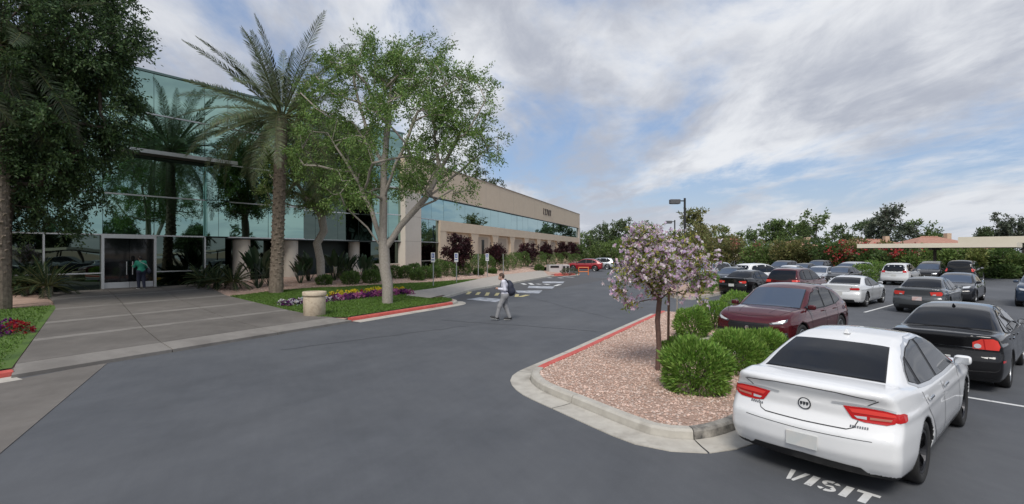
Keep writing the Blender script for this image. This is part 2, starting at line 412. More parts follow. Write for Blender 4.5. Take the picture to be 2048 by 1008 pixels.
kerb_run('lawn_kerb', lk, 1.5, lambda d, L: REDP if d < L-1.3 else KERB)
kerb_run('lawn_side_kerb', [U(20.95, 14.5), (cr[0]+.03, cr[1]-.02)], 1.2, lambda d, L: KERB, gut=0, top=.15)
kerb_run('far_left_kerb', [U(-22, 13.44), U(4.2, 13.44)], 2.2, lambda d, L: REDP)
kerb_run('sidewalk_kerb', [(cr[0]+.1, cr[1]+.1)]+[Dline(9.05, y) for y in (32, 40, 50, 51.5)], 2.6, lambda d, L: KERB, gut=0)
kerb_run('far_nose_kerb', smooth_path([Dline(9.1, 51.6), Dline(10.3, 52.6), Dline(10.5, 54.5), Dline(9.5, 56.6), Dline(5, 57.9)], 3), 1.6, lambda d, L: REDP)

# right-hand lawn, sidewalk, left lawn
lawnp = [U(13.1, 13.62), U(12.54, 14.4), U(13.6, 18.4), U(14.8, 23.0)]+[PT(*p)[:2] for p in ((560, 581), (700, 573.5), (812, 567), (860, 565), (957, 558.5), (870, 577), (818, 584), (812, 592))]
lawnp += [(cr[0]-.1, cr[1]-.25), U(20.75, 15.0), U(20.6, 14.3), U(20.1, 13.85), U(19.4, 13.66), U(13.4, 13.66)]
lawn_r = sheet('lawn', lawnp, lambda x, y: H(x, y)+.02, LAWN, .7, kind='structure')
walkp = [PT(*p)[:2] for p in ((812, 592), (818, 584), (870, 577), (957, 558.5), (1000, 551), (1085, 541))]
walkp += [Dline(8.9, 50), Dline(8.9, 40), Dline(8.9, 32), (cr[0]-.05, cr[1]-.02)]
sheet('sidewalk', walkp, lambda x, y: H(x, y)+.03, WALK, 1., kind='structure')
lawnl = [U(-16, 13.62), U(4.22, 13.62), U(9.06, 24.9), U(-16, 24.9)]
lawn_l = sheet('lawn', lawnl, lambda x, y: H(x, y)+.02, LAWN, .9, kind='structure')

def grass(name, poly, n, h=.05, par=None):
    A = np.array(poly); P = rng.uniform(A.min(0), A.max(0), (n*4, 2)); P = P[inpoly(P, poly)][:n]; n = len(P)
    z = H(P[:, 0], P[:, 1])+.018; a = rng.uniform(0, 2*np.pi, n); w = rng.uniform(.012, .025, n); hh = h*rng.uniform(.6, 1.3, n)
    d = np.c_[np.cos(a), np.sin(a), 0*a]; lean = rng.normal(0, .03, (n, 2))
    B = np.c_[P, z]; V = np.stack([B-d*w[:, None], B+d*w[:, None], B+np.c_[lean, hh]], 1).reshape(-1, 3)
    c = np.array((.10, .19, .035))*rng.uniform(.6, 1.5, (n, 1))*np.array([1, 1, 1])+rng.uniform(0, .02, (n, 1))*np.array([[1.2, .6, 0]])
    o = link(name, mesh_np(name, V, np.arange(3*n).reshape(-1, 3), LEAF, col=np.c_[c, np.ones(n)]), par); return o
tag(grass('grass', lawnp, 60000), 'mown green lawn grass around the flower strip and tall branching tree', 'grass', kind='stuff')
tag(grass('grass', [U(-6, 13.7), U(4.1, 13.7), U(8.9, 24.9), U(-2, 24.9)], 26000), 'darker mown grass left of the concrete plaza', 'grass', kind='stuff')

# island: kerb and gutter traced from the photograph, gravel inside
isl_kerb_px = [(1322, 634), (1240, 668), (1160, 707), (1092, 738), (1066, 752), (1063, 765), (1085, 784), (1150, 812), (1270, 862), (1330, 879), (1400, 882), (1462, 866)]
ik = [G(px, py, .0) for px, py in isl_kerb_px]
ik[0] = G(1322, 629)
ik += [st2xy(7.35, 3.22), st2xy(8.2, 3.2), st2xy(11.4, 3.2), st2xy(11.75, 3.6), st2xy(11.8, 6.2), st2xy(12.2, 6.75), st2xy(18.2, 7.0), st2xy(18.8, 7.4), st2xy(18.9, 8.6)]
ikp = smooth_path(ik, 4)
_il = np.r_[0, np.cumsum([math.hypot(b[0]-a[0], b[1]-a[1]) for a, b in zip(ikp, ikp[1:])])]
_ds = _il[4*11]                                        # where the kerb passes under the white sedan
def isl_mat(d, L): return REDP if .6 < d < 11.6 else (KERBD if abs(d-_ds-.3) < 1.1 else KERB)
kerb_run('island_kerb', ikp, 2.3, isl_mat, w=.17, top=.155, gut=.4)
inner = []
for i in range(len(ikp)):
    a, b = np.array(ikp[i-1 if i else 0]), np.array(ikp[min(i+1, len(ikp)-1)]); d = (b-a)/np.linalg.norm(b-a); inner.append(tuple(np.array(ikp[i])+.15*np.array((-d[1], d[0]))))
isl_poly = inner[::2]
def ziz(x, y): return .135+.02*np.sin(x*1.3)*np.cos(y*1.1)
sheet('island_gravel', isl_poly, .125, GRAV, .5, kind='structure')
def stones(name, poly, n, zf, size, cols):
    A = np.array(poly); P = rng.uniform(A.min(0), A.max(0), (n*5, 2)); P = P[inpoly(P, poly)][:n]; n = len(P)
    r = rng.uniform(*size, n); z = zf(P[:, 0], P[:, 1])+r*.25
    O = np.array([(1, 0, 0), (0, 1, 0), (-1, 0, 0), (0, -1, 0), (0, 0, .7)]); T = np.array([(0, 1, 4), (1, 2, 4), (2, 3, 4), (3, 0, 4)])
    a = rng.uniform(0, 6.28, n); ca, sa = np.cos(a), np.sin(a)
    J = O[None]*rng.uniform(.6, 1.3, (n, 5, 1))*r[:, None, None]
    V = np.stack([J[..., 0]*ca[:, None]-J[..., 1]*sa[:, None], J[..., 0]*sa[:, None]+J[..., 1]*ca[:, None], J[..., 2]], -1)+np.c_[P, z][:, None, :]
    Fq = (T[None]+5*np.arange(n)[:, None, None]).reshape(-1, 3)
    c = np.array(cols)[rng.integers(0, len(cols), n)]*rng.uniform(.75, 1.2, (n, 1)); c = np.repeat(np.c_[c, np.ones(n)], 4, axis=0)
    return link(name, mesh_np(name, V.reshape(-1, 3), Fq, STONE, col=c))
STONE = mat('stone', (.5, .35, .28), None, rough=.9); _nt = STONE.node_tree; _a = _nt.nodes.new('ShaderNodeAttribute'); _a.attribute_name = 'col'
_nt.links.new(_a.outputs['Color'], _nt.nodes['Principled BSDF'].inputs['Base Color'])
SC = [(.60, .42, .33), (.50, .33, .255), (.67, .50, .41), (.42, .275, .21), (.56, .44, .37)]
near_isl = [p for p in isl_poly]
tag(stones('gravel_stones', near_isl, 26000, lambda x, y: np.full(len(x), .125), (.012, .03), SC), 'pinkish crushed gravel covering the kerbed island', 'gravel', kind='stuff')
bedfront = [PT(*p)[:2] for p in ((385, 577), (452, 586), (560, 580), (700, 572), (860, 564), (957, 557), (1085, 540), (1040, 536), (800, 552), (600, 560), (440, 568))]
tag(stones('gravel_stones', bedfront, 9000, H, (.02, .05), SC), 'tan crushed gravel between the lawn and the office walls', 'gravel', kind='stuff')

# small island across the aisle
i2 = smooth_path([G(1385, 600), G(1440, 590), st2xy(33, 15.2), st2xy(33.2, 17), G(1322, 560), G(1310, 572), G(1330, 592), G(1385, 600)], 3)
slab('aisle_island_gravel', i2[:-1], .14, .16, GRAV, None, .8)['kind'] = 'structure'
kerb_run('aisle_island_kerb', i2[::-1][::-1], 1.8, lambda d, L: KERB, gut=0, top=.15)

# ------------------------------------------------------------------ painted markings
def mark(name, pts, m, z=.004, parent=None):
    n = len(pts); return link(name, mesh_py(name, [(x, y, z) for x, y in pts], [list(range(n))], m), parent)
def stripe(name, a, b, w, m, parent=None, z=.004):
    a, b = Vector(a), Vector(b); d = (b-a).normalized(); n = Vector((-d.y, d.x))*w/2
    return mark(name, [a-n, b-n, b+n, a+n], m, z, parent)
def ccw(p):
    s = sum(p[i][0]*p[(i+1) % len(p)][1]-p[(i+1) % len(p)][0]*p[i][1] for i in range(len(p))); return p if s > 0 else p[::-1]
tag(stripe('parking_line', st2xy(11.55, 3.0), st2xy(11.55, -9), .1, WHITEP), 'long white stall head line in front of the white sedan', 'parking line')
for k, (t, txt) in enumerate(((6.05, 'white stall line between the white coupe and the grey sedan'), (3.05, 'white stall line right of the grey sedan'), (.2, 'white stall line at far right by the blue car'), (9., 'white stall line between the white coupe and the red wagon'))):
    tag(stripe('parking_line', st2xy(24.6, t), st2xy(30, t), .1, WHITEP), txt, 'parking line')
pads = [((932, 599), (960, 594.7), (1010, 599), (991, 604.5)), ((1030, 581.4), (1085, 581), (1078, 587), (1036, 586)), ((1058, 572), (1110, 573.2), (1104, 577.5), (1055, 576)), ((1085, 563), (1129, 563.3), (1126, 566.5), (1085, 566.5))]
sheet('stall_asphalt', ccw([(cr[0]+.25, cr[1]-.1), U(21.6, 14.6), U(22, 13.3), U(30, 13.2), U(38, 13.3), U(46, 13.6), G(1150, 553), Dline(9.4, 51.4), Dline(9.1, 45), Dline(9.1, 35)]), .003, mat('stall_asphalt', (.078, .078, .08), (.098, .097, .098), 1.4, .8, .5, 260, bdist=.006), 3., kind='structure')
names = ('nearest to the lawn corner', 'behind the walking man', 'third from the lawn', 'farthest down the lane')
for q, nm in zip(pads, names):
    pp = ccw([G(*p) for p in q]); root = empty('stall_pad', (0, 0, 0), label='pale blue-white painted wheelchair pad, '+nm, cat='road marking', group='wheelchair pads beside the lane')
    mark('paint', pp, PADP, .008, root)
    c = np.mean(pp, 0); e = .42 if nm != names[0] else .5
    ring = [(c[0]+e*math.cos(a)*.7, c[1]+e*math.sin(a)*.7) for a in np.linspace(0, 2*math.pi*.8, 14)]
    m = MB()
    for a, b in zip(ring, ring[1:]):
        d = Vector((b[0]-a[0], b[1]-a[1])).normalized(); nn = Vector((-d.y, d.x))*.06
        m.add([(a[0]-nn.x, a[1]-nn.y, .012), (b[0]-nn.x, b[1]-nn.y, .012), (b[0]+nn.x, b[1]+nn.y, .012), (a[0]+nn.x, a[1]+nn.y, .012)], [[0, 1, 2, 3]])
    m.build('symbol', WHITEP, root)
D1 = [((232, 297), (270, 268)), ((355, 302), (398, 274)), ((478, 312), (515, 280)), ((598, 320), (632, 286)), ((722, 330), (745, 290)), ((845, 330), (870, 295)), ((1105, 345), (1118, 312)), ((1150, 345), (1250, 320)),
      ((1180, 172), (1222, 188)), ((1275, 168), (1315, 190)), ((1365, 178), (1415, 185)), ((1470, 180), (1520, 190)), ((1600, 205), (1665, 185)), ((1170, 95), (1190, 98)), ((1235, 95), (1260, 99)), ((1315, 96), (1340, 100)), ((1410, 98), (1445, 102)), ((1515, 98), (1560, 103)), ((1640, 98), (1700, 104)), ((1700, 85), (1840, 95))]
hat = empty('aisle_hatching', label='short yellow and white hatch strokes on the accessible stalls', cat='road marking')
for k, (a, b) in enumerate(D1):
    A = G(860+a[0]/6.4, 540+a[1]/6.4); B = G(860+b[0]/6.4, 540+b[1]/6.4)
    stripe('hatch_stroke', A, B, .22 if k < 7 else .3, YELLOWP if k < 8 else WHITEP, hat, .0085)
# stencilled letters behind the white sedan: x to the right along -SP, y up along SH
GL = {'V': ([[(0, 1), (.26, 1), (.46, .1), (.34, -.02), (.28, 0)], [(.74, 1), (1, 1), (.66, 0), (.56, 0), (.5, .1)]], 1.),
      'I': ([[(0, 0), (.36, 0), (.36, 1), (0, 1)]], .36),
      'T': ([[(0, .8), (1.0, .8), (1.0, 1), (0, 1)], [(.32, 0), (.68, 0), (.68, .797), (.32, .797)]], 1.)}
def arc(cx, cy, rx, ry, a0, a1, th, n=10):
    o = [(cx+rx*math.cos(a), cy+ry*math.sin(a)) for a in np.linspace(math.radians(a0), math.radians(a1), n)]
    i = [(cx+(rx-th)*math.cos(a), cy+(ry-th)*math.sin(a)) for a in np.linspace(math.radians(a1), math.radians(a0), n)]
    return o+i
S_ = [arc(.46, .74, .42, .26, 10, 62, .2), arc(.46, .74, .42, .27, 78, 235, .2)+[], arc(.46, .26, .42, .27, -100, 62, .2), arc(.46, .26, .42, .26, 190, 242, .2)]
S_.append([(.2, .5), (.36, .44), (.74, .46), (.62, .58)])
GL['S'] = (S_, .92)
lt = empty('stencil_lettering', (0, 0, 0), label='white stencilled capital letters on asphalt behind the white sedan', cat='road marking')
cx_ = 0.
for ch in 'VISIT':
    polys, w = GL[ch]; m = MB()
    for j, p in enumerate(polys):
        pts = []
        for a, b in p:
            r = (cx_+a)*.2; sx = 5.9+b*.3; x, y = st2xy(sx, 2.235-r); pts.append((x, y))
        pts = ccw(pts); V, T = trifill(pts, .5); m.add([(a, b, .004+.0006*j) for a, b in V], T)
    m.build('letter', WHITEP, lt); cx_ += w+.16

# sealed cracks and one narrow dark strip on the lane
DKSTRIP = mat('dark_strip', (.05, .052, .056), (.075, .078, .082), 6., .7)
def wander(a, b, n, amp, r): return [(a[0]+(b[0]-a[0])*i/n+r.normal(0, amp), a[1]+(b[1]-a[1])*i/n+r.normal(0, amp)) for i in range(n+1)]
cr_ = np.random.default_rng(12)
for a, b, w, lab in ((G(880, 640), G(1190, 662), .07, 'narrow dark strip crossing the lane behind the walking man'), (G(1040, 590), G(1230, 640), .05, 'thin sealed crack running down the lane past the man'), (G(560, 700), G(930, 652), .04, 'thin crack along the lane before the lawn kerb')):
    m = MB(); pts = wander(a, b, 14, .05, cr_)
    for p, q in zip(pts, pts[1:]):
        d = Vector((q[0]-p[0], q[1]-p[1])).normalized(); nn = Vector((-d.y, d.x))*w/2
        m.add([(p[0]-nn.x, p[1]-nn.y, .004), (q[0]-nn.x, q[1]-nn.y, .004), (q[0]+nn.x, q[1]+nn.y, .004), (p[0]+nn.x, p[1]+nn.y, .004)], [[0, 1, 2, 3]])
    tag(m.build('lane_strip', DKSTRIP), lab, 'road marking')
# ------------------------------------------------------------------ glass office (left)
E0 = (-21.04, 25.685); ED = (.6, .8); EN = (.8, -.6)
def EP(e, off, z): return Vector((E0[0]+ED[0]*e+EN[0]*off, E0[1]+ED[1]*e+EN[1]*off, z))
EROT = math.atan2(.8, .6)
gb = empty('glass_office', (E0[0], E0[1], 0), EROT, 'tall teal mirror-glass office with recessed ground floor and doors', 'building')
# local frame: x = along the front (e), y = into the building (-off), z up
def gbox(name, e0, e1, f0, f1, z0, z1, m, par=gb, bevel=0.): return MB().box(e0, e1, -f1, -f0, z0, z1).build(name, m, par, bevel=bevel)
ZL = [3.4, 5.55, 7.8, 10.05, 12.35]
DKW = mat('dark_joint', (.03, .045, .043), None, rough=.6)
gbox('wall', -24, 4.8, -22, -.05, 3.35, 12.3, DKW); gbox('wall', 4.8, 11.06, -22, -.05, 3.35, 12.3, DKW)
gbox('wall', 11.06, 16.84, -22, -1.75, -.2, 12.3, DKW); gbox('wall', 16.84, 19.95, -22, -.05, 3.35, 12.3, DKW)
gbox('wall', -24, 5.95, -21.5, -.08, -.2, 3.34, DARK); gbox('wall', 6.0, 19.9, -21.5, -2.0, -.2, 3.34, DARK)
rs = np.random.default_rng(3)
PME = {}
def pane(e0, e1, z0, z1, off, m, par=gb, nm='glass_pane'):
    k = (round(e1-e0, 3), round(z1-z0, 3), m.name)
    if k not in PME: PME[k] = MB().box(0, e1-e0, 0, .03, 0, z1-z0).mesh(nm, m)
    o = link(nm, PME[k], par, (e0, -off, z0)); o.rotation_euler = (rs.normal(0, .0035), 0, rs.normal(0, .0035)); return o
cols = [-2.25*k for k in range(10, 0, -1)]+[0, 2.25, 4.8]
def column_of_panes(a, b, off, m=GLT, z=ZL):
    for z0, z1 in zip(z, z[1:]): pane(a+.012, b-.012, z0+.035, z1-.012, off, m)
for a, b in zip(cols, cols[1:]): column_of_panes(a, b, .02)
# projecting two-faced bay
gbox('bay_core', 4.83, 6.07, -.05, .26, 3.4, 7.7, DKW)
for z0, z1 in zip(ZL[:2], ZL[1:3]):
    pane(4.84, 5.44, z0+.03, z1-.012, .30, GLT); pane(5.46, 6.06, z0+.03, z1-.012, .30, GLT)
    MB().box(0, .03, -.26, .05, 0, z1-z0-.045).build('glass_pane', GLT, gb, (6.065, 0, z0+.03)); MB().box(-.03, 0, -.26, .05, 0, z1-z0-.045).build('glass_pane', GLT, gb, (4.835, 0, z0+.03))
column_of_panes(4.8, 6.1, .02, GLT, ZL[2:])
for a, b in ((6.1, 8.6), (8.6, 11.08)): column_of_panes(a, b, .02)
for a, b in ((11.1, 13), (13, 14.9), (14.9, 16.8)):
    column_of_panes(a, b, -1.7, GLD, ZL)  # darker glass puts the shade of the recess into the pane colour
for z0, z1 in zip(ZL, ZL[1:]):                       # returns of the recess
    MB().box(0, .03, 0, 1.65, 0, z1-z0-.05).build('glass_pane', GLD, gb, (11.07, 0, z0+.03)); MB().box(-.03, 0, 0, 1.65, 0, z1-z0-.05).build('glass_pane', GLD, gb, (16.83, 0, z0+.03))
for a, b in ((16.82, 18.4), (18.4, 19.95)): column_of_panes(a, b, .02)
for z in ZL[:-1]:                                     # pale horizontal caps
    for a, b, o in ((-24, 4.82, .0), (6.08, 11.1, .0), (16.8, 19.95, 0), (11.08, 16.82, -1.74)): gbox('mullion_cap', a, b, o, o+.09, z-.035, z+.035, ALU)
gbox('soffit', 5.97, 19.94, -2.0, 0, 3.3, 3.36, DKW)
gbox('coping', -24.1, 11.1, -.2, .1, 12.3, 12.42, mat('coping_green', (.10, .16, .15), None, rough=.4)); gbox('coping', 16.8, 20.05, -.2, .1, 12.3, 12.42, MATS['coping_green'])
gbox('coping', 11.12, 16.78, -2.0, -1.6, 12.3, 12.42, MATS['coping_green'])
gbox('roof', -24, 19.9, -22, -2.05, 12.25, 12.36, ROOFM)
gbox('sunshade', .7, 6.1, .1, 1.15, 7.72, 7.86, mat('sunshade_brown', (.10, .09, .08), None, rough=.6)); gbox('sunshade_edge', .65, 6.15, 1.15, 1.19, 7.70, 7.90, ALU)
# ground floor, flush part with doors
ZT = 1.42
for a, b in zip(cols, cols[1:]):
    if a == 0: continue
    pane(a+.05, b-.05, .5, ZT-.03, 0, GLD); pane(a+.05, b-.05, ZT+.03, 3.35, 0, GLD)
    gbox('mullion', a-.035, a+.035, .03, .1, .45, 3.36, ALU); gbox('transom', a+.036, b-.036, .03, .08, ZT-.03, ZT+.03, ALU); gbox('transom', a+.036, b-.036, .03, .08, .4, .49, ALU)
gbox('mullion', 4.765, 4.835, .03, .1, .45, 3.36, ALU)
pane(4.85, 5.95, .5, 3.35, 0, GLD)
df = gbox('door_frame', -.08, .04, .03, .16, .4, 3.36, ALU); gbox('door_frame', 2.21, 2.33, .03, .16, .4, 3.36, ALU); gbox('door_head', .04, 2.21, .03, .16, 3.22, 3.36, ALU)
for a, b, sgn in ((.06, 1.115, 1), (1.135, 2.19, -1)):
    dr = gbox('door', a, b, .0, .05, .62, 3.2, mat('dark_door_glass', (.012, .014, .015), None, rough=.04, spec=.5))
    MB().box(a, b, -.1, -.055, .62, .92).build('kick_plate', mat('brushed_plate', (.55, .56, .57), None, rough=.4, metal=.6), dr)
    hx = b-.12 if sgn > 0 else a+.12; MB().tube([(hx, -.11, 1.3), (hx, -.11, 2.0)], .02, 8).build('handle', ALU, dr)
gbox('threshold', -.1, 2.35, .0, .5, .45, .6, CONC)
# ground floor, recessed part
for a in np.arange(6.0, 19.9, 2.32): pane(a+.04, min(a+2.28, 19.9), .3, 3.28, -1.93, GLD)
for e, off, r in ((7.2, -.62, .5), (10.45, -.62, .5), (15.9, -1.05, .42)):
    MB().lathe([(r, -.2), (r, 3.29), (0, 3.29)], 40).build('column', STUCL, gb, (e, -off, 0), smooth=True).modifiers.new('e', 'EDGE_SPLIT')
gbox('sill_wall', 13.6, 19.93, -.35, -.1, -.2, 1.5, STUCL); gbox('sill_cap', 13.55, 19.94, -.4, -.05, 1.5, 1.56, STUCL)
for a, b in ((16.85, 18.4), (18.42, 19.9)): pane(a, b, 1.58, 3.28, -.2, GLD)

# ------------------------------------------------------------------ long beige wing
W0 = (.356*41.26-23.6, 41.26); WROT = math.atan2(1, .356)
wg = empty('office_wing', (W0[0], W0[1], 0), WROT, 'long two-storey beige office wing with blue ribbon windows', 'building')
def wbox(name, g0, g1, f0, f1, z0, z1, m, par=wg, bevel=0.): return MB().box(g0, g1, -f1, -f0, z0, z1).build(name, m, par, bevel=bevel)
GEND = (107-41.26)*1.0615; ZR = 10.55
wbox('corner_column', 0.02, 2.6, -1.5, .12, -.2, 7.6, STUCL)
for z in (3.4, 5.5): wbox('reveal', 0.0, 2.62, .12, .124, z-.012, z+.012, mat('reveal', (.4, .36, .3), None, rough=.9))
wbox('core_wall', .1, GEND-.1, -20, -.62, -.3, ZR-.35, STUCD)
wbox('parapet', .0, GEND, -1.2, .0, 7.6, ZR, STUC); wbox('coping', -.05, GEND+.05, -1.25, .06, ZR, ZR+.08, mat('coping_tan', (.36, .31, .25), None, rough=.7))
for g in np.arange(8, GEND, 9.6): wbox('reveal', g, g+.03, .0, .003, 7.62, ZR-.02, MATS['reveal'])
wbox('window_head', 2.6, GEND-1, -.5, .012, 7.52, 7.597, mat('window_head', (.05, .06, .06), None, rough=.5))
g = 2.62
while g < GEND-1.1:
    b = min(g+2.42, GEND-1.0); pane(g, b-.03, 5.52, 7.5, -.2, GLB, wg); g = b
for a, b in ((2.64, 4.45), (4.48, 6.28)):
    pane(a, b, 3.45, 5.46, -.2, GLB, wg); pane(a, b, 1.75, 3.35, -.2, GLD, wg); pane(a, b, .5, 1.68, -.2, GLD, wg)
for z in (1.71, 3.4, 5.49): wbox('mullion_cap', 2.61, 6.29, -.2, -.1, z-.03, z+.03, ALU)
wbox('spandrel', 6.3, GEND-1, -.6, .05, 4.5, 5.5, STUC); wbox('spandrel', 6.3, 7.6, -.6, .02, -.3, 4.497, STUC)
wbox('end_pier', GEND-1.0, GEND, -1.1, .1, -.3, 7.598, STUCL)
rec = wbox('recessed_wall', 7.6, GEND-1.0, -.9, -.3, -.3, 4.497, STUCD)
gp = [14.5+6.15*k for k in range(9)]
for k, g in enumerate(gp):
    pr = MB()                                        # pier that flares out into the band above
    pr.prism([(-.62, 0), (.62, 0), (.62, .28), (-.62, .28)], -.3, 3.6)
    pr.add([(-.62, 0, 3.6), (.62, 0, 3.6), (.62, .28, 3.6), (-.62, .28, 3.6), (-1.1, -.02, 4.5), (1.1, -.02, 4.5), (1.1, .28, 4.5), (-1.1, .28, 4.5)], [[0, 1, 5, 4], [1, 2, 6, 5], [3, 0, 4, 7], [2, 3, 7, 6]])
    pr.build('pier', STUC, wg, (g, 0.02, 0))
    if k < 8:
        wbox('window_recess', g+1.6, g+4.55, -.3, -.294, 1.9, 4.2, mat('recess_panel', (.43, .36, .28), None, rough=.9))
wbox('door', 17.0, 17.75, -.293, -.27, .9, 3.9, mat('dark_bronze_door', (.03, .028, .026), None, rough=.3))
wbox('roof', .2, GEND-.2, -20, -1.25, ZR-.34, ZR-.28, ROOFM)
wbox('end_glass', GEND+.02, GEND+.1, -9, -1.2, .5, 9.4, facade_glass('end_dark_glass', (.06, .09, .09)))
wbox('end_block', GEND+.1, GEND+4, -9.3, -1.6, -.2, 9.5, mat('end_block', (.05, .06, .06), None, rough=.4))
def textmesh(ch, size, depth, m):
    c = bpy.data.curves.new('t', 'FONT'); c.body = ch; c.size = size; c.extrude = depth; c.align_x = 'LEFT'
    o = bpy.data.objects.new('t', c); C.objects.link(o); dg = bpy.context.evaluated_depsgraph_get(); dg.update()
    me = bpy.data.meshes.new_from_object(o.evaluated_get(dg)); bpy.data.objects.remove(o); me.materials.clear(); me.materials.append(m); return me
sg = (np.array([.062, .079])); y0, y1 = 23.6/(.356-.0615), 23.6/(.356-.0785)
g0 = (y0-41.26)*1.0615; g1 = (y1-41.26)*1.0615
for k, ch in enumerate('12707'):
    link('sign_numeral', textmesh(ch, 1.45, .05, mat('sign_brown', (.055, .04, .035), None, rough=.5)), wg, (g0+(g1-g0)*k/5, -.06, 8.55), (math.pi/2, 0, 0))
# ------------------------------------------------------------------ vegetation builders
def unit(v): return v/np.maximum(np.linalg.norm(v, axis=-1, keepdims=True), 1e-9)
def leaf_mesh(name, P, A, L, W, cols, m=None, fold=.0, r=None):
    """diamond leaves: P base (n,3), A direction (n,3), L length, W half width"""
    r = r or rng; n = len(P); A = unit(A); R = unit(np.cross(A, unit(r.normal(size=(n, 3)))))
    N = np.cross(A, R); L = np.broadcast_to(L, n)[:, None]; W = np.broadcast_to(W, n)[:, None]
    V = np.stack([P, P+A*L*.45+R*W+N*W*fold, P+A*L, P+A*L*.45-R*W+N*W*fold], 1).reshape(-1, 3)
    c = np.c_[cols, np.ones(n)] if cols.shape[1] == 3 else cols
    return mesh_np(name, V, np.arange(4*n).reshape(-1, 4), m or LEAF, col=c)
def leafcols(n, base, var=.3, alt=None, altp=.0, r=None):
    r = r or rng; c = np.array(base)[None]*(1+r.uniform(-var, var, (n, 1)))
    c = c*(1+r.uniform(-.12, .12, (n, 3)))
    if alt is not None:
        k = r.random(n) < altp; c[k] = np.array(alt)[None]*(1+r.uniform(-var, var, (k.sum(), 1)))
    return np.clip(c, .002, .95)
def crown_points(blobs, n, r, shell=.55):
    """points in a set of ellipsoids (cx,cy,cz,rx,ry,rz), denser towards their surface"""
    vol = np.array([b[3]*b[4]*b[5] for b in blobs]); k = r.choice(len(blobs), n, p=vol/vol.sum()); B = np.array(blobs)[k]
    d = unit(r.normal(size=(n, 3))); q = r.random(n)**(1/3.); q = shell+(1-shell)*q if shell else q
    return B[:, :3]+d*B[:, 3:]*q[:, None]
def skeleton(trunk, targets, r, wob=.12, seg=.5, limbs=()):
    """joins every target to the nearest node of a growing skeleton; returns nodes, parents, radii counts"""
    N = [Vector(p) for p in trunk]; par = [i-1 for i in range(len(trunk))]; base = len(trunk)-1
    for lb in limbs:                                     # drawn main limbs, each growing from the nearest node so far
        p0 = Vector(lb[0]); last = min(range(len(N)), key=lambda i: (N[i]-p0).length)
        for q in lb[1:]:
            a = N[last].copy(); q = Vector(q); n = max(1, int((q-a).length/seg))
            for k in range(1, n+1): N.append(a.lerp(q, k/n)+Vector(r.normal(0, wob*.18, 3))); par.append(last); last = len(N)-1
    A = np.array([tuple(p) for p in trunk]); T = targets[np.argsort(np.linalg.norm(targets-A[-1], axis=1))]; ends = []
    for t in T:
        arr = np.array([tuple(p) for p in N]); d = np.linalg.norm(arr-t, axis=1)
        d = d+np.where(arr[:, 2] > t[2]+.2, .8, 0.)+np.where(np.arange(len(N)) < base-.5, 4., 0)
        i = int(np.argmin(d)); p = N[i]; q = Vector(t); n = max(1, int((q-p).length/seg)); last = i
        for k in range(1, n+1):
            f = k/n; pt = p.lerp(q, f)+Vector(r.normal(0, wob*.5, 3)) * (1 if k < n else .2)
            pt.z -= .25*wob*(q-p).length*math.sin(f*math.pi)*-1*.4
            N.append(pt); par.append(last); last = len(N)-1
        ends.append(last)
    cnt = np.zeros(len(N)); 
    for e in ends: cnt[e] += 1
    for i in range(len(N)-1, 0, -1):
        if par[i] >= 0: cnt[par[i]] += cnt[i]
    return N, par, cnt, ends
def limb_mesh(name, N, par, cnt, rtrunk, rmin, m, n0=9, ntr=0, expo=.5):
    mb = MB(); rad = np.maximum(rmin, rtrunk*(cnt/cnt.max())**expo); ch = {}
    for i, p in enumerate(par): ch.setdefault(p, []).append(i)
    stack = [(0, None)]
    done = set()
    def chain(start, parent):
        pts = [N[parent]] if parent is not None else []; rr = [min(rad[start]*1.15, rad[parent])] if parent is not None else []
        i = start; side = []
        while True:
            pts.append(N[i]); rr.append(rad[i]); c = ch.get(i, [])
            if not c: break
            c = sorted(c, key=lambda k: -cnt[k]); side += [(k, i) for k in c[1:]]; i = c[0]
        return pts, rr, side
    todo = [(0, None)]
    while todo:
        s, p = todo.pop(); pts, rr, side = chain(s, p); todo += side
        if len(pts) > 1: mb.tube(pts, [float(x) for x in rr], n0 if rr[0] > .05 else (6 if rr[0] > .02 else 4), cap=False)
    return mb.mesh(name, m, True)
def tree(name, base, trunk, blobs, label, cat='tree', group=None, ncl=120, nleaf=120, rt=.25, leaf=(.16, .035), base_col=(.05, .085, .03), var=.35, alt=None, altp=0., spread=.55, droop=.25, bark=None, seed=1, shell=.5, rmin=.008, wob=.14, up=.3, expo=.5, m=None, seg=.5, limbs=()):
    """trunk: offsets from the base; blobs: ellipsoids relative to the base"""
    r = np.random.default_rng(seed); root = empty(name, base, 0, label, cat, group)
    T = crown_points(blobs, ncl, r, shell); N, par, cnt, ends = skeleton(trunk, T, r, wob, seg, limbs)
    link('trunk', limb_mesh('trunk', N, par, cnt, rt, rmin, bark or BARK, expo=expo), root)
    E = np.array([tuple(N[e]) for e in ends]); k = np.repeat(np.arange(len(E)), nleaf); n = len(k)
    D = unit(r.normal(size=(len(E), 3))+np.array([0, 0, up])+unit(E-E.mean(0)))         # twig direction of each clump
    nt = 6; tw = unit(D[:, None, :]+r.normal(0, .75, (len(E), nt, 3))+np.array([0, 0, -droop]))   # several twigs per clump
    ti = r.integers(0, nt, n); s = r.random(n)**.75; td = tw[k, ti]
    P = E[k]+td*(s*spread*r.uniform(.7, 1.3, n))[:, None]+r.normal(0, .055*spread/.5, (n, 3)); P[:, 2] -= droop*.5*(s*spread)**1.6
    A = td+r.normal(0, .75, (n, 3))+np.array([0, 0, -droop*.6])
    cc = leafcols(n, base_col, var, alt, altp, r)*(1+r.uniform(-.18, .18, len(E)))[k][:, None]
    link('crown', leaf_mesh('crown', P, A, leaf[0]*r.uniform(.6, 1.35, n), leaf[1]*r.uniform(.7, 1.3, n), cc, m or LEAF, r=r), root)
    return root
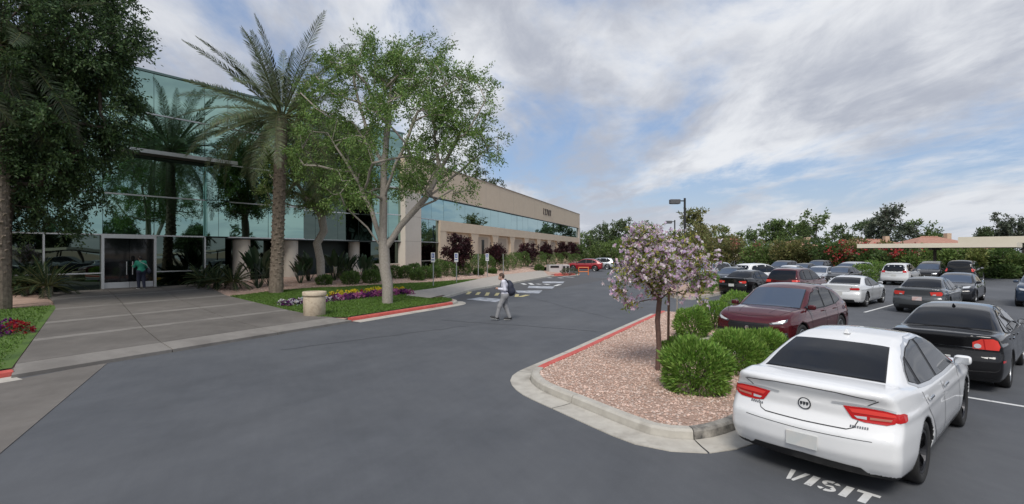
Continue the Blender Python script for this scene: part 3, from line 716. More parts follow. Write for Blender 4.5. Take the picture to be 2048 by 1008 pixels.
def frond_mesh(name, L, n, ll, lw, arch, col, r, start=.16, rr=.03, vee=.5, droopl=.15):
    """a feather leaf growing along +x, arching down; leaflets both sides"""
    ts = np.linspace(0, 1, 14); X = L*np.sin(ts*arch)/max(arch, .01); Z = L*(np.cos(ts*arch)-1)/max(arch, .01)
    mb = MB(); mb.tube([(x, 0, z) for x, z in zip(X, Z)], [rr*(1-.85*t) for t in ts], 5)
    t = np.repeat(np.linspace(start, .995, n), 2); sd = np.tile([1, -1], n); x = np.interp(t, ts, X); z = np.interp(t, ts, Z); an = -t*arch
    le = ll*np.clip(np.sin((t-start+.12)/(1.12-start)*np.pi)**.6, .25, 1)*r.uniform(.85, 1.12, len(t))
    fw = .55+.6*t; A = np.c_[np.cos(an)*fw, sd*1., np.sin(an)*fw+vee*.6]; A = unit(A+r.normal(0, .1, (len(t), 3)))
    P = np.c_[x, 0*x, z]; tip = P+A*le[:, None]; tip[:, 2] -= droopl*le; R = unit(np.c_[np.cos(an), 0*an, np.sin(an)])*lw
    V = np.stack([P-R*.5, P+R*.5, P+A*le[:, None]*.5+R*.9, tip, P+A*le[:, None]*.5-R*.9], 1).reshape(-1, 3)
    b = len(mb.v); n5 = len(t); nf = len(mb.f)
    V = np.r_[np.array([tuple(v) for v in mb.v]), V]; Fs = mb.f+[[b+5*i+j for j in (0, 1, 2, 3, 4)] for i in range(n5)]
    me = mesh_py(name, V, Fs, LEAF); a = me.color_attributes.new('col', 'FLOAT_COLOR', 'CORNER')
    cf = np.r_[np.tile(np.array([[.16, .17, .07, 1]]), (nf, 1)), np.c_[leafcols(n5, col, .3, r=r), np.ones(n5)]]
    cnt = [p.loop_total for p in me.polygons]; a.data.foreach_set('color', np.repeat(cf, cnt, axis=0).astype(np.float32).ravel()); return me
def palm(name, base, h, label, rt=.3, nf=46, L=3.9, seed=3, col=(.075, .10, .05), group=None, lean=(0, 0), cat='palm', ll=.55, lw=.022, n=70, el0=-35, boots=True, arch=(.7, 1.5), azr=None):
    r = np.random.default_rng(seed); root = empty(name, base, 0, label, cat, group); mb = MB()
    top = Vector((lean[0], lean[1], h)); k = 24
    mb.tube([top*(i/k) for i in range(k+1)], [rt*(1.12-.22*min(1, i/6.))*(1+.05*(i % 2)) for i in range(k+1)], 16, cap=False)
    if boots:
        nb = int(h*26)
        for i in range(nb):                               # stubs of old leaf bases in spirals
            t = (i+.5)/nb; a = i*2.399; p = top*t; rr = rt*(.95-.1*t); d = Vector((math.cos(a), math.sin(a), 0)); s_ = Vector((-d.y, d.x, 0)); w = .075; up = Vector((0, 0, 1))
            A0 = p+d*(rr*.9)-up*.1; 
            mb.add([A0-s_*w, A0+s_*w, A0+d*.085+up*.13+s_*w*.55, A0+d*.085+up*.13-s_*w*.55, A0+up*.2-s_*w, A0+up*.2+s_*w], [[0, 1, 2, 3], [3, 2, 5, 4], [0, 3, 4], [1, 5, 2]])
    mb.build('trunk', BARKP, root, smooth=False)
    ms = [frond_mesh('frond', L*q, n, ll, lw, a, tuple(np.array(col)*c), r) for q, a, c in ((1., arch[0], 1.), (.95, (arch[0]+arch[1])/2, 1.1), (1., arch[1], .9), (.85, arch[0]*.8, 1.15))]
    for i in range(nf):
        az = i*2.399+r.normal(0, .15); f = (i+.5)/nf; el = math.radians(84-(84-el0)*f**.85+r.normal(0, 5))
        me = ms[0] if f < .35 else (ms[1] if f < .65 else ms[2]); me = ms[3] if i % 7 == 0 else me
        o = link('frond', me, root, top+Vector((math.cos(az), math.sin(az), 0))*rt*.5); o.rotation_euler = (r.normal(0, .35), -el, az)
        s_ = r.uniform(.85, 1.1)*(.8 if f < .1 else 1); o.scale = (s_, s_, s_)
    return root
def bush(name, base, rx, rz, label, n=2600, leaf=(.075, .011), col=(.10, .19, .028), alt=(.17, .28, .05), altp=.35, seed=1, group=None, ry=None, up=.6, flat=.12, cat='shrub', lump=.10, m=None):
    r = np.random.default_rng(seed); root = empty(name, base, 0, label, cat, group); ry = ry or rx
    mb = MB()
    for i in range(7):
        a = i*.9+r.random(); mb.tube([(0, 0, -.03), (math.cos(a)*rx*.35, math.sin(a)*ry*.35, rz*.7), (math.cos(a)*rx*.6, math.sin(a)*ry*.6, rz*1.3)], [.025, .015, .006], 5)
    mb.build('stem', BARKD, root)
    dz = r.uniform(-1, 1, n); a = r.uniform(0, 6.2832, n); hr = np.where(dz > 0, np.sqrt(np.maximum(1-np.abs(dz)**2.3, 0)), 1-.22*dz*dz); d = np.c_[np.cos(a)*hr, np.sin(a)*hr, dz]
    lum = 1+lump*(np.sin(d[:, 0]*5+seed)*np.cos(d[:, 1]*4.3+seed*2)+.7*np.sin(d[:, 2]*6+d[:, 0]*4+seed))
    q = np.where(r.random(n) < .7, r.uniform(.86, 1., n), r.uniform(.5, .9, n))*lum
    P = np.c_[d[:, 0]*rx*q, d[:, 1]*ry*q, rz+d[:, 2]*rz*q]; P[:, 2] = np.maximum(P[:, 2], .02)
    A = d+np.array([0, 0, up])+r.normal(0, .45, (n, 3))
    link('foliage', leaf_mesh('foliage', P, A, leaf[0]*r.uniform(.6, 1.4, n), leaf[1]*r.uniform(.7, 1.3, n), leafcols(n, col, .35, alt, altp, r), m or LEAF, r=r), root)
    return root

# ------------------------------------------------------------------ big trees by the glass office
def gz(x, y): return (x, y, float(H(x, y)))
b = PT(775, 607.5)
Yt = b[1]; c3 = lambda px, py, dy=0.: (lambda v: (v.x-b[0], v.y-b[1], v.z-b[2]))(R3(px, py, Yt+dy))
tr = [(0, 0, -.1), (.0, 0, .9), c3(770, 540), c3(768, 500)]
LIMBS = [[(768, 497, 0), (735, 455, -.2), (700, 425, -.4), (675, 395, -.5)], [(768, 497, 0), (742, 418, .2), (715, 365, .3), (690, 320, .4), (655, 265, .4)], [(768, 497, 0), (766, 400, 0), (768, 330, .1), (775, 250, .2), (782, 175, .3)],
         [(766, 400, 0), (790, 330, -.5), (820, 270, -.8), (842, 200, -.7)], [(768, 497, 0), (800, 452, .1), (830, 422, .2), (852, 395, .2), (880, 340, .3), (910, 290, .2), (935, 235, .1)], [(830, 422, .2), (870, 400, -.2), (908, 378, -.5)], [(852, 395, .2), (890, 368, .5), (945, 322, .4), (985, 290, .3)], [(768, 330, .1), (738, 270, .6), (716, 200, .8), (705, 140, .8)], [(775, 250, .2), (750, 220, -.8), (735, 170, -1.)], [(880, 340, .3), (870, 270, 1.), (860, 190, 1.2)]]
blobs = []
for px, py, dy, rx, rz in ((740, 175, .5, 2.3, 2.1), (660, 290, .3, 1.8, 1.7), (850, 165, 0, 2.0, 1.7), (925, 215, -.4, 1.5, 1.6), (800, 260, -1.2, 2.2, 1.9), (905, 300, .8, 1.9, 1.2), (965, 275, .2, 1.1, .8), (700, 380, -.3, 1.5, .9), (880, 365, -.6, 1.5, .7), (640, 170, 1., 1.3, 1.3), (790, 140, 1.5, 1.7, 1.2), (780, 350, 1.5, 1.6, 1.0)):
    c = c3(px, py, dy); blobs.append((*c, rx, rx*1.15, rz))
tree('branching_tree', b, tr, blobs, 'tall feathery green tree with forked pale trunk on the lawn', ncl=380, nleaf=170, rt=.24, leaf=(.125, .024), base_col=(.135, .225, .06), alt=(.215, .315, .085), altp=.3, seed=4, spread=.66, droop=.28, shell=.3, wob=.1, expo=.46, rmin=.012, limbs=[[c3(*p) for p in l] for l in LIMBS])
b2 = PT(643, 569); Y2 = b2[1]; c3 = lambda px, py, dy=0.: (lambda v: (v.x-b2[0], v.y-b2[1], v.z-b2[2]))(R3(px, py, Y2+dy))
bl = [(*c3(px, py, dy), rx, rx, rz) for px, py, dy, rx, rz in ((640, 330, 0, 1.9, 1.5), (690, 290, .4, 1.5, 1.5), (585, 300, -.4, 1.4, 1.5), (620, 390, -.5, 1.7, .9), (700, 370, 0., 1.4, 1.), (610, 240, .5, 1.3, 1.2), (555, 370, -.3, 1.0, 1.2), (560, 290, -.5, 1.1, 1.3))]
tree('mesquite_tree', b2, [(0, 0, -.1), c3(641, 520), c3(634, 487), c3(648, 462), c3(643, 432)], bl, 'yellow-green tree with a crooked knobbly trunk behind the date palm', ncl=340, nleaf=150, rt=.24, leaf=(.13, .028), limbs=[[c3(*p) for p in l] for l in (((643, 432, 0), (618, 400, 0), (590, 360, -.3), (570, 300, -.3)), ((643, 432, 0), (660, 395, .2), (682, 345, .3), (700, 290, .4)), ((643, 432, 0), (642, 380, .1), (638, 320, .2), (618, 245, .4)), ((618, 400, 0), (590, 385, -.3), (555, 368, -.4)))], wob=.1, base_col=(.16, .24, .07), alt=(.24, .31, .10), altp=.35, seed=8, spread=.6, droop=.3, shell=.35, expo=.42)
bp = PT(552, 586); palm('date_palm', bp, R3(560, 232, bp[1]).z-bp[2], 'date palm with scaly trunk and arching fronds beside the plaza', .31, 60, 5.5, 5, col=(.15, .185, .095), lean=(.25, .1), ll=.62, n=78, el0=-38, arch=(.35, 1.3))
bq = (-18.75, 18.2, float(H(-18.75, 18.2))); palm('date_palm', bq, 9.6, 'date palm at the left edge with only its scaly trunk and drooping fronds showing', .36, 52, 4.6, 9, col=(.10, .13, .075), ll=.55, n=70, el0=-55, arch=(.6, 1.6))
b3 = gz(-19.5, 19.2); bl = []
for px, py, dy, rx, rz in ((90, 60, 0, 3.0, 2.2), (180, 70, .2, 2.0, 1.7), (30, 180, 0, 2.4, 2.0), (130, 190, -.3, 2.3, 1.7), (200, 200, .6, 1.2, 1.1), (90, 300, .2, 2.2, 1.4), (190, 270, .4, 1.1, .9), (30, 380, .6, 1.7, 1.0), (130, 390, .9, 1.3, .8), (100, -60, 0, 2.6, 1.6), (225, 110, 0, 1.3, 1.1), (10, 0, .5, 2., 1.8), (175, 340, .8, .9, .8), (60, 330, .3, 1.8, 1.2), (40, 440, .8, 1.3, .7), (120, 430, 1., 1.0, .7), (150, 300, .3, 1.3, 1.0)):
    v = R3(px, py, 19.4+dy); bl.append((v.x-b3[0], v.y-b3[1], v.z-b3[2], rx, rx, rz))
tree('shade_tree', b3, [(0, 0, -.1), (.1, 0, 1.5), (.0, .1, 3.0), (.1, .1, 4.2)], bl, 'dense dark green shade tree hanging over the glass at upper left', ncl=620, nleaf=190, rt=.15, leaf=(.14, .03), base_col=(.06, .105, .042), alt=(.10, .16, .055), altp=.3, seed=15, spread=.65, droop=.5, shell=.3, bark=BARKD, expo=.45)

# purple-leaf trees along the beige wing
def wing_xy(px, dist):
    k = (px-1024)/F; y = (23.6-dist*1.0615)/(.356-k); return (k*y, y)
PL = [(915, 4.2, 62, 468, 540, 'largest purple-leaf tree, nearest to the glass corner'), (990, 3.6, 40, 488, 530, 'second purple-leaf tree along the beige wing'), (1055, 3.2, 46, 484, 526, 'broad purple-leaf tree in the middle of the beige wing'),
      (1093, 3.0, 24, 486, 522, 'narrow purple-leaf tree just past the broad one'), (1124, 2.8, 32, 484, 520, 'purple-leaf tree second from the far end of the wing'), (1145, 2.6, 28, 484, 520, 'last purple-leaf tree at the far end of the wing')]
for k, (px, dist, wd, top, bot, lab) in enumerate(PL):
    x, y = wing_xy(px, dist); z = float(H(x, y)); zt = CAMH+(504-top)/F*y-z; zb = CAMH+(504-bot)/F*y-z; rx = wd/2/F*y*.82; zc = (zt+zb)/2; rz = (zt-zb)/2*.85
    tree('plum_tree', (x, y, z), [(0, 0, -.1), (.02, 0, max(.5, zb*.6)), (0, .03, max(.8, zb))], [(0, 0, zc, rx, rx, rz), (rx*.3, 0, zc+rz*.3, rx*.7, rx*.7, rz*.7), (-rx*.35, .1, zc-rz*.1, rx*.7, rx*.7, rz*.7)], lab, group='purple-leaf trees along the beige wing',
         ncl=70, nleaf=70, rt=.09, leaf=(.17, .05), base_col=(.038, .014, .018), alt=(.07, .022, .027), altp=.35, seed=40+k, spread=.42, droop=.05, bark=BARKD, shell=.3)

# flowering tree on the island with its stake
bf = (*G(1315, 741, .13), .12); Yf = bf[1]; c3 = lambda px, py, dy=0.: (lambda v: (v.x-bf[0], v.y-bf[1], v.z-bf[2]))(R3(px, py, Yf+dy))
ft = empty('flowering_tree', bf, 0, 'small tree covered in pale lilac blossom on the gravel island', 'tree'); r = np.random.default_rng(77)
bl = [(*c3(px, py, dy), rx, rx, rz) for px, py, dy, rx, rz in ((1290, 500, 0, .42, .38), (1345, 510, .1, .42, .36), (1265, 540, -.1, .34, .34), (1380, 520, -.1, .34, .32), (1320, 560, -.2, .48, .3), (1300, 470, .2, .3, .22), (1255, 590, 0, .2, .2), (1385, 575, 0, .25, .25), (1350, 475, -.1, .3, .2), (1250, 500, .1, .22, .22), (1410, 505, 0., .26, .26), (1400, 550, .1, .24, .22), (1240, 575, 0, .2, .28), (1395, 600, 0, .2, .16), (1260, 610, .1, .16, .14), (1270, 470, 0, .25, .2), (1318, 530, .5, .45, .4), (1318, 530, -.5, .42, .36))]
T = crown_points(bl, 360, r, .2); N, par, cnt, ends = skeleton([(0, 0, -.05), c3(1318, 690), c3(1315, 640), c3(1319, 600)], T, r, .07, .2)
link('trunk', limb_mesh('trunk', N, par, cnt, .05, .004, mat('bark_reddish', (.10, .055, .042), (.17, .10, .08), 16., .9, .9, 60, bdist=.01), expo=.42), ft)
E = np.array([tuple(N[e]) for e in ends]); k = np.repeat(np.arange(len(E)), 16); n = len(k)
P = E[k]+r.normal(0, .06, (n, 3)); A = r.normal(size=(n, 3))+np.array([0, 0, -.2])
link('crown', leaf_mesh('crown', P, A, .085*r.uniform(.6, 1.3, n), .017*r.uniform(.7, 1.3, n), leafcols(n, (.17, .22, .055), .4, (.38, .36, .08), .3, r), r=r), ft)
kb = r.random(len(E)) < .8; E2 = E[kb]; k = np.repeat(np.arange(len(E2)), 6); n = len(k)
Pc = E2[k]+r.normal(0, .085, (n, 3)); PV = []; PA = []; 
for j in range(5):                                        # five petals to a blossom
    PV.append(Pc); PA.append(unit(r.normal(size=(n, 3))))
P = np.concatenate(PV); A = np.concatenate(PA); n = len(P)
link('blossom', leaf_mesh('blossom', P, A, .060*r.uniform(.7, 1.3, n), .025*r.uniform(.8, 1.3, n), leafcols(n, (.68, .50, .66), .15, (.86, .78, .80), .45, r), PETAL, r=r), ft)
sx, sy = G(1336, 714, .13); MB().tube([(0, 0, -.05), (.02, .0, 1.55)], .028, 10).build('tree_stake', mat('stake_wood', (.13, .075, .05), (.2, .12, .08), 20, .9), None, (sx, sy, .12))
tag(bpy.data.objects['tree_stake'], 'brown wooden stake standing right of the blossoming tree', 'stake')
sx, sy = G(1354, 655, .13); tag(MB().tube([(0, 0, -.05), (.01, 0, 1.5)], .024, 8).build('tree_stake', mat('stake_grey', (.25, .23, .19), (.33, .3, .26), 20, .9), None, (sx, sy, .12)), 'thin grey stake farther back on the gravel island', 'stake')

# island shrubs
BU = [((3.16, 8.62), .54, .43, 'large round shrub nearest the kerb, left of the white sedan', 5200), ((4.45, 9.95), .52, .40, 'round shrub just behind the largest one, beside the white sedan', 4200), ((5.45, 10.85), .50, .34, 'low round shrub in front of the maroon car grille', 3800),
      ((5.05, 14.0), .46, .40, 'round clipped shrub left of the maroon car headlight', 3400), ((6.2, 15.4), .48, .42, 'round shrub behind the clipped one beside the maroon car', 3200), ((8.1, 18.1), .55, .46, 'bright green shrub showing above the maroon car bonnet', 2600), ((3.72, 11.2), .33, .22, 'small low shrub at the foot of the brown stake', 1200)]
for k, ((x, y), rx, rz, lab, n) in enumerate(BU):
    bush('round_shrub', (x, y, .12), rx, rz, lab, int(n*1.35), (.095, .0125) if k < 3 else (.085, .014), (.15, .275, .045), (.25, .39, .085), .4, 60+k, 'clipped round shrubs on the gravel island', up=.7)
for k, (px, py, lab) in enumerate(((1404, 587, 'left round shrub on the aisle island by the black sedan'), (1424, 581, 'right round shrub on the aisle island touching the black sedan'), (1418, 572, 'rear round shrub on the aisle island'))):
    x, y = G(px, py, .14); bush('round_shrub', (x, y, .13), .62, .5, lab, 1500, (.12, .02), (.12, .22, .04), (.2, .32, .07), .35, 80+k, 'round shrubs on the aisle island')
for k, (px, py, rx, rz, lab) in enumerate(((1722, 562, 1.1, .7, 'wide green shrub at the end of the far parking row'), (1748, 560, 1.3, .85, 'rounded green shrub left of the white wagon'), (2000, 553, 1.5, .75, 'green mound shrub at far right beyond the carport'))):
    x, y = G(px, py, .1); bush('round_shrub', (x, y, 0.), rx, rz, lab, 2200, (.16, .028), (.14, .24, .05), (.22, .31, .08), .35, 90+k)

# shrubs on the bed in front of the offices
SB = [(648, 569, .42, .28), (702, 568, .52, .38), (742, 566, .5, .40), (742, 552, .48, .4), (768, 560, .45, .4), (790, 556, .5, .42), (812, 556, .5, .42), (828, 552, .55, .45), (850, 557, .55, .42), (868, 555, .5, .4), (835, 560, .45, .36), (893, 552, .85, .55), (880, 549, .7, .6), (940, 545, .9, .85), (925, 550, .7, .5), (956, 543, .8, .8), (975, 543, .7, .75), (1000, 541, .9, .8), (1015, 538, .9, .8), (1030, 536, .9, .9), (1045, 534, 1., .9), (1064, 533, 1., .9), (1078, 531, 1., .9), (1095, 530, 1.1, .8), (1112, 528, 1.2, .85), (1130, 527, 1.2, .9), (1148, 526, 1.2, .8), (957, 550, .4, .25), (985, 547, .35, .2), (1078, 541, .5, .3), (690, 556, .5, .45)]
SBL = ['first', 'second', 'third', 'fourth', 'fifth', 'sixth', 'seventh', 'eighth', 'ninth', 'tenth', 'eleventh', 'twelfth', 'thirteenth', 'fourteenth', 'fifteenth', 'sixteenth', 'seventeenth', 'eighteenth', 'nineteenth', 'twentieth', 'twenty-first', 'twenty-second', 'twenty-third', 'twenty-fourth', 'twenty-fifth', 'twenty-sixth', 'twenty-seventh', 'twenty-eighth', 'twenty-ninth', 'thirtieth', 'thirty-first']
order = sorted(range(len(SB)), key=lambda i: SB[i][0])
for rank, i in enumerate(order):
    px, py, rx, rz = SB[i]; p = PT(px, py)
    bush('bed_shrub', p, rx, rz, f'clipped dark green shrub in the office bed, {SBL[rank]} from the left', 1700, (.14, .024), (.085, .15, .04), (.14, .22, .055), .3, 200+i, 'clipped shrubs in the office bed')

# sago palms and bird-of-paradise plants
for k, (px, py, s, lab) in enumerate(((405, 573, 1., 'sago palm left of the round columns, nearest the door'), (432, 577, 1., 'sago palm second from the door'), (467, 579, 1.15, 'sago palm at the plaza corner, third from the door'), (60, 588, 1.2, 'sago palm under the shade tree at far left'), (95, 592, 1.3, 'sago palm beside the left plaza edge'), (20, 590, 1.1, 'sago palm behind the left palm trunk'))):
    p = PT(px, py); palm('sago_palm', p, .35*s, lab, .16*s, 34, 1.15*s, 30+k, col=(.035, .065, .025), group='sago palms by the glass', ll=.2, lw=.02, n=26, el0=-5, boots=False, arch=(.5, 1.1))
def paddle(name, base, h, n, label, seed, group):
    r = np.random.default_rng(seed); root = empty(name, base, 0, label, 'plant', group)
    for i in range(n):
        a = r.uniform(0, 6.28); le = r.uniform(.75, 1.1)*h; tilt = r.uniform(.1, .55); d = Vector((math.cos(a)*math.sin(tilt), math.sin(a)*math.sin(tilt), math.cos(tilt))); s_ = Vector((-math.sin(a), math.cos(a), 0)); nrm = d.cross(s_)
        mb = MB(); b0 = Vector((math.cos(a), math.sin(a), 0))*.08; p1 = b0+d*le*.55; mb.tube([b0, p1], [.02, .012], 5)
        pts = []; w = .13*h/1.6; bl_ = le*.5
        for t, ww in ((0, .1), (.2, .75), (.5, 1), (.8, .7), (1, .05)):
            c = p1+d*bl_*t-Vector((0, 0, 1))*.12*t*t*bl_+b0*t*t*1.2; pts += [c-s_*w*ww+nrm*w*ww*.35, c, c+s_*w*ww+nrm*w*ww*.35]
        mb.add(pts, [[3*j+q, 3*j+q+1, 3*j+q+4, 3*j+q+3] for j in range(4) for q in (0, 1)])
        me = mb.mesh('leaf', LEAFG); a_ = me.color_attributes.new('col', 'FLOAT_COLOR', 'CORNER'); cc = leafcols(1, (.035, .065, .03), .3, r=r)[0]
        a_.data.foreach_set('color', np.tile(np.r_[cc, 1].astype(np.float32), len(me.loops))); link('leaf', me, root)
for k, (px, py, h, n, lab) in enumerate(((517, 576, 2.3, 22, 'tall paddle-leaf plant in front of the first round column'), (600, 566, 1.5, 16, 'paddle-leaf plant beside the second round column'), (618, 562, 1.9, 20, 'paddle-leaf plant left of the crooked trunk'), (668, 561, 2.0, 22, 'paddle-leaf plant right of the crooked trunk'), (690, 559, 1.8, 20, 'paddle-leaf plant in the dark recess'), (728, 560, 1.7, 18, 'paddle-leaf plant left of the white sill wall'), (540, 572, 1.4, 14, 'low paddle-leaf plant behind the date palm trunk'))):
    paddle('paddle_plant', PT(px, py), h, n, lab, 300+k, 'paddle-leaf plants by the glass')

# flower strips
def flower(name, base, rr, h, col, label, seed, group, spike=False):
    r = np.random.default_rng(seed); root = empty(name, base, 0, label, 'flowers', group); n = 60
    d = unit(r.normal(size=(n, 3))); d[:, 2] = abs(d[:, 2]); P = d*np.array([rr, rr, h*.75])*r.uniform(.4, 1, (n, 1)); A = d+r.normal(0, .5, (n, 3))
    link('foliage', leaf_mesh('foliage', P, A, .06, .014, leafcols(n, (.05, .10, .03), .3, r=r), r=r), root)
    n = 46; d = unit(r.normal(size=(n, 3))); d[:, 2] = abs(d[:, 2])
    if spike: P = np.c_[r.normal(0, rr*.28, n), r.normal(0, rr*.28, n), h*r.uniform(.6, 1.25, n)]
    else: P = d*np.array([rr, rr, h])*r.uniform(.85, 1.1, (n, 1))
    c = leafcols(n, col[0], .2, col[1], .35, r); Q = []; AA = []; CC = []
    for j in range(4): Q.append(P); AA.append(d+r.normal(0, .9, (n, 3))); CC.append(c)
    link('petals', leaf_mesh('petals', np.concatenate(Q), np.concatenate(AA), .06, .026, np.concatenate(CC), PETAL, r=r), root)
FA, FB = np.array(PT(566, 611)[:2]), np.array(PT(812, 588)[:2]); fd_ = (FB-FA)/np.linalg.norm(FB-FA); fn = np.array((-fd_[1], fd_[0]))
CW = ((.78, .76, .78), (.10, .03, .10)); CP = ((.10, .02, .13), (.28, .06, .25)); CK = ((.42, .09, .28), (.62, .28, .48)); CY = ((.72, .58, .03), (.80, .70, .12)); CR = ((.32, .02, .03), (.5, .04, .05))
soil = mat('flower_soil', (.07, .05, .035), (.11, .08, .055), 8, .95)
fb = [tuple(FA-fd_*.4-fn*.55), tuple(FB+fd_*.3-fn*.5), tuple(FB+fd_*.3+fn*.75), tuple(FA-fd_*.4+fn*.55)]
sheet('flower_bed_soil', fb, lambda x, y: H(x, y)+.026, soil, .6, kind='structure')
k = 0
Lf = np.linalg.norm(FB-FA); rf = np.random.default_rng(5)
for i in range(26):
    f = i/25.
    for row in range(3):
        p = FA+fd_*Lf*f+fn*(-.38+.42*row)+rf.normal(0, .06, 2); base = gz(*p)
        if row == 2:
            if f < .35: continue
            col, lab, sp, h = (CR, 'red flower clump among the tall yellow ones in the strip', False, .3) if i % 6 == 4 else (CY, 'tall yellow flower spike clump at the back of the strip', True, .36)
        elif f < .34: col, lab, sp, h = (CW, 'white and dark pansy clump at the plaza end of the strip', False, .24) if (i+row) % 3 else (CP, 'dark violet pansy clump at the plaza end of the strip', False, .24)
        else:
            col, lab, sp, h = [(CK, 'pink petunia clump along the front of the strip', False, .26), (CP, 'purple petunia clump along the front of the strip', False, .26)][(i//2+row) % 2]
        flower('flower_clump', base, .2, h, col, lab, 500+k, lab.split(' clump')[0]+' clumps'); k += 1
la = [U(-2, 18.1), U(6.1, 18.1), U(6.6, 19.6), U(-2, 19.6)]
sheet('flower_bed_soil', la, lambda x, y: H(x, y)+.026, soil, .6, kind='structure')
for i in range(14):
    for row in range(3):
        u = -.6+i*.5; p = U(u, 18.3+.5*row+.05*math.sin(i*3)); col, lab = ((CR, 'red flower clump in the left lawn strip') if (i+row) % 3 else (CP, 'dark purple flower clump in the left lawn strip'))
        flower('flower_clump', gz(*p), .24, .3, col, lab, 700+k, lab.split(' clump')[0]+' clumps'); k += 1

byl = {}
for o in C.objects:
    if o.name.startswith('flower_clump'): byl.setdefault(o['label'], []).append(o)
ORD = SBL
for lab, os_ in byl.items():                              # number each kind from the plaza end of its strip
    os_.sort(key=lambda o: (LD[0]*o.location.x+LD[1]*o.location.y)*(1 if 'left lawn' not in lab else -1))
    for i, o in enumerate(os_): o['label'] = f'{lab}, {ORD[i]} from the plaza'
# ------------------------------------------------------------------ hedge, far trees, houses
hr = np.random.default_rng(21)
HL = ['olive-brown', 'mid green', 'dark green', 'yellow-green']
HC = [((.16, .17, .06), (.24, .21, .08)), ((.13, .19, .055), (.18, .26, .075)), ((.08, .13, .04), (.12, .18, .055)), ((.19, .23, .07), (.26, .28, .09))]
def bigshrub(px, Y, wpx, top, label, col, alt, altp=.3, seed=1, n=5200, leaf=(.34, .075), group=None, flowers=None, name='hedge_shrub', zb=0., dep=1.):
    x = (px-1024)/F*Y; rx = wpx/2/F*Y; h = CAMH+(504-top)/F*Y-zb; r = np.random.default_rng(seed)
    root = empty(name, (x, Y, zb), 0, label, 'shrub', group); mb = MB()
    for i in range(5):
        a = r.uniform(0, 6.28); mb.tube([(0, 0, -.05), (math.cos(a)*rx*.3, math.sin(a)*rx*.3, h*.5), (math.cos(a)*rx*.6, math.sin(a)*rx*.5, h*.8)], [.08, .05, .02], 5)
    mb.build('stem', BARKD, root)
    nb = 16; bx = r.uniform(-1, 1, nb)*rx*.8; by = r.uniform(-1, 1, nb)*min(rx, 2.2)*dep*.7; bz = r.uniform(.12, .82, nb)*h; br = r.uniform(.16, .3, nb)*h
    k = r.integers(0, nb, n); d = unit(r.normal(size=(n, 3))); P = np.c_[bx, by, bz][k]+d*br[k][:, None]*np.array([1.25, 1., 1.])*r.uniform(.7, 1.08, (n, 1)); P[:, 2] = np.clip(P[:, 2], .05, h*1.05)
    A = d+r.normal(0, .5, (n, 3))+np.array([0, 0, .4]); cc = leafcols(n, col, .32, alt, altp, r)*(1+r.uniform(-.25, .25, nb))[k][:, None]
    link('foliage', leaf_mesh('foliage', P, A, leaf[0]*r.uniform(.6, 1.4, n), leaf[1]*r.uniform(.7, 1.3, n), cc, r=r), root)
    if flowers is not None:
        nf = 200; fc = np.c_[r.uniform(-.8, .8, 7)*rx, np.full(7, -min(rx, 2.2)*dep*.85), r.uniform(.35, .9, 7)*h]; k = r.integers(0, 7, nf)
        link('blossom', leaf_mesh('blossom', fc[k]+r.normal(0, .3, (nf, 3)), r.normal(size=(nf, 3)), .26, .1, leafcols(nf, flowers, .25, (.6, .2, .2), .25, r), PETAL, r=r), root)
ordn = ['first', 'second', 'third', 'fourth', 'fifth', 'sixth', 'seventh', 'eighth', 'ninth', 'tenth', 'eleventh', 'twelfth', 'thirteenth', 'fourteenth', 'fifteenth', 'sixteenth']
HS = [(1178, 95, 60, 488, 2), (1215, 92, 70, 484, 1), (1268, 88, 80, 480, 1), (1330, 84, 90, 470, 3), (1400, 78, 110, 442, 0), (1475, 72, 110, 470, 0), (1540, 68, 110, 476, 1), (1605, 64, 110, 480, 0), (1665, 61, 100, 478, 2), (1720, 59, 100, 480, 0), (1785, 56, 110, 488, 2), (1850, 54, 110, 494, 1), (1910, 52, 100, 494, 1), (1965, 50, 110, 498, 3), (2030, 48, 120, 500, 2), (2110, 46, 140, 494, 1)]
for k, (px, Y, w, top, c) in enumerate(HS):
    fl = (.50, .06, .06) if px in (1665, 1720, 1785) else ((.5, .2, .16) if px in (1475,) else None)
    bigshrub(px, Y, w, top, f'{HL[c]} hedge shrub behind the parking lot, {ordn[k]} from the left'+(', with red blossom' if fl else ''), *HC[c], seed=400+k, group='hedge shrubs behind the parking lot', flowers=fl, n=6500 if w > 90 else 4200)
# far trees: px of the trunk, distance, top y, crown half width px, colour, crown bottom y
FT = [(1172, 130, 468, 30, 1, 505), (1206, 125, 455, 22, 2, 500), (1235, 120, 448, 26, 2, 500), (1262, 115, 440, 30, 2, 500), (1300, 120, 450, 34, 1, 500), (1345, 118, 470, 26, 2, 500), (1397, 95, 424, 40, 3, 500), (1460, 120, 448, 40, 1, 500), (1520, 115, 442, 48, 1, 500), (1568, 112, 444, 36, 1, 500), (1640, 105, 428, 46, 1, 500), (1700, 110, 446, 28, 2, 500), (1735, 112, 446, 26, 2, 500), (1783, 100, 404, 30, 4, 500), (1762, 104, 440, 30, 4, 500), (1815, 108, 448, 26, 4, 500), (1850, 106, 446, 26, 1, 500), (1872, 115, 464, 14, 2, 500), (1962, 125, 460, 18, 2, 500), (1993, 130, 432, 22, 4, 500), (2020, 128, 430, 20, 4, 500), (2046, 126, 440, 18, 4, 500), (1420, 112, 452, 30, 3, 500), (1600, 118, 456, 30, 2, 500), (1185, 140, 462, 26, 2, 505)]
TC = [None, ((.12, .18, .06), (.17, .24, .075), 'mid green'), ((.10, .145, .065), (.15, .20, .085), 'dark green'), ((.18, .20, .075), (.25, .24, .095), 'olive'), ((.115, .14, .10), (.16, .185, .125), 'grey-green')]
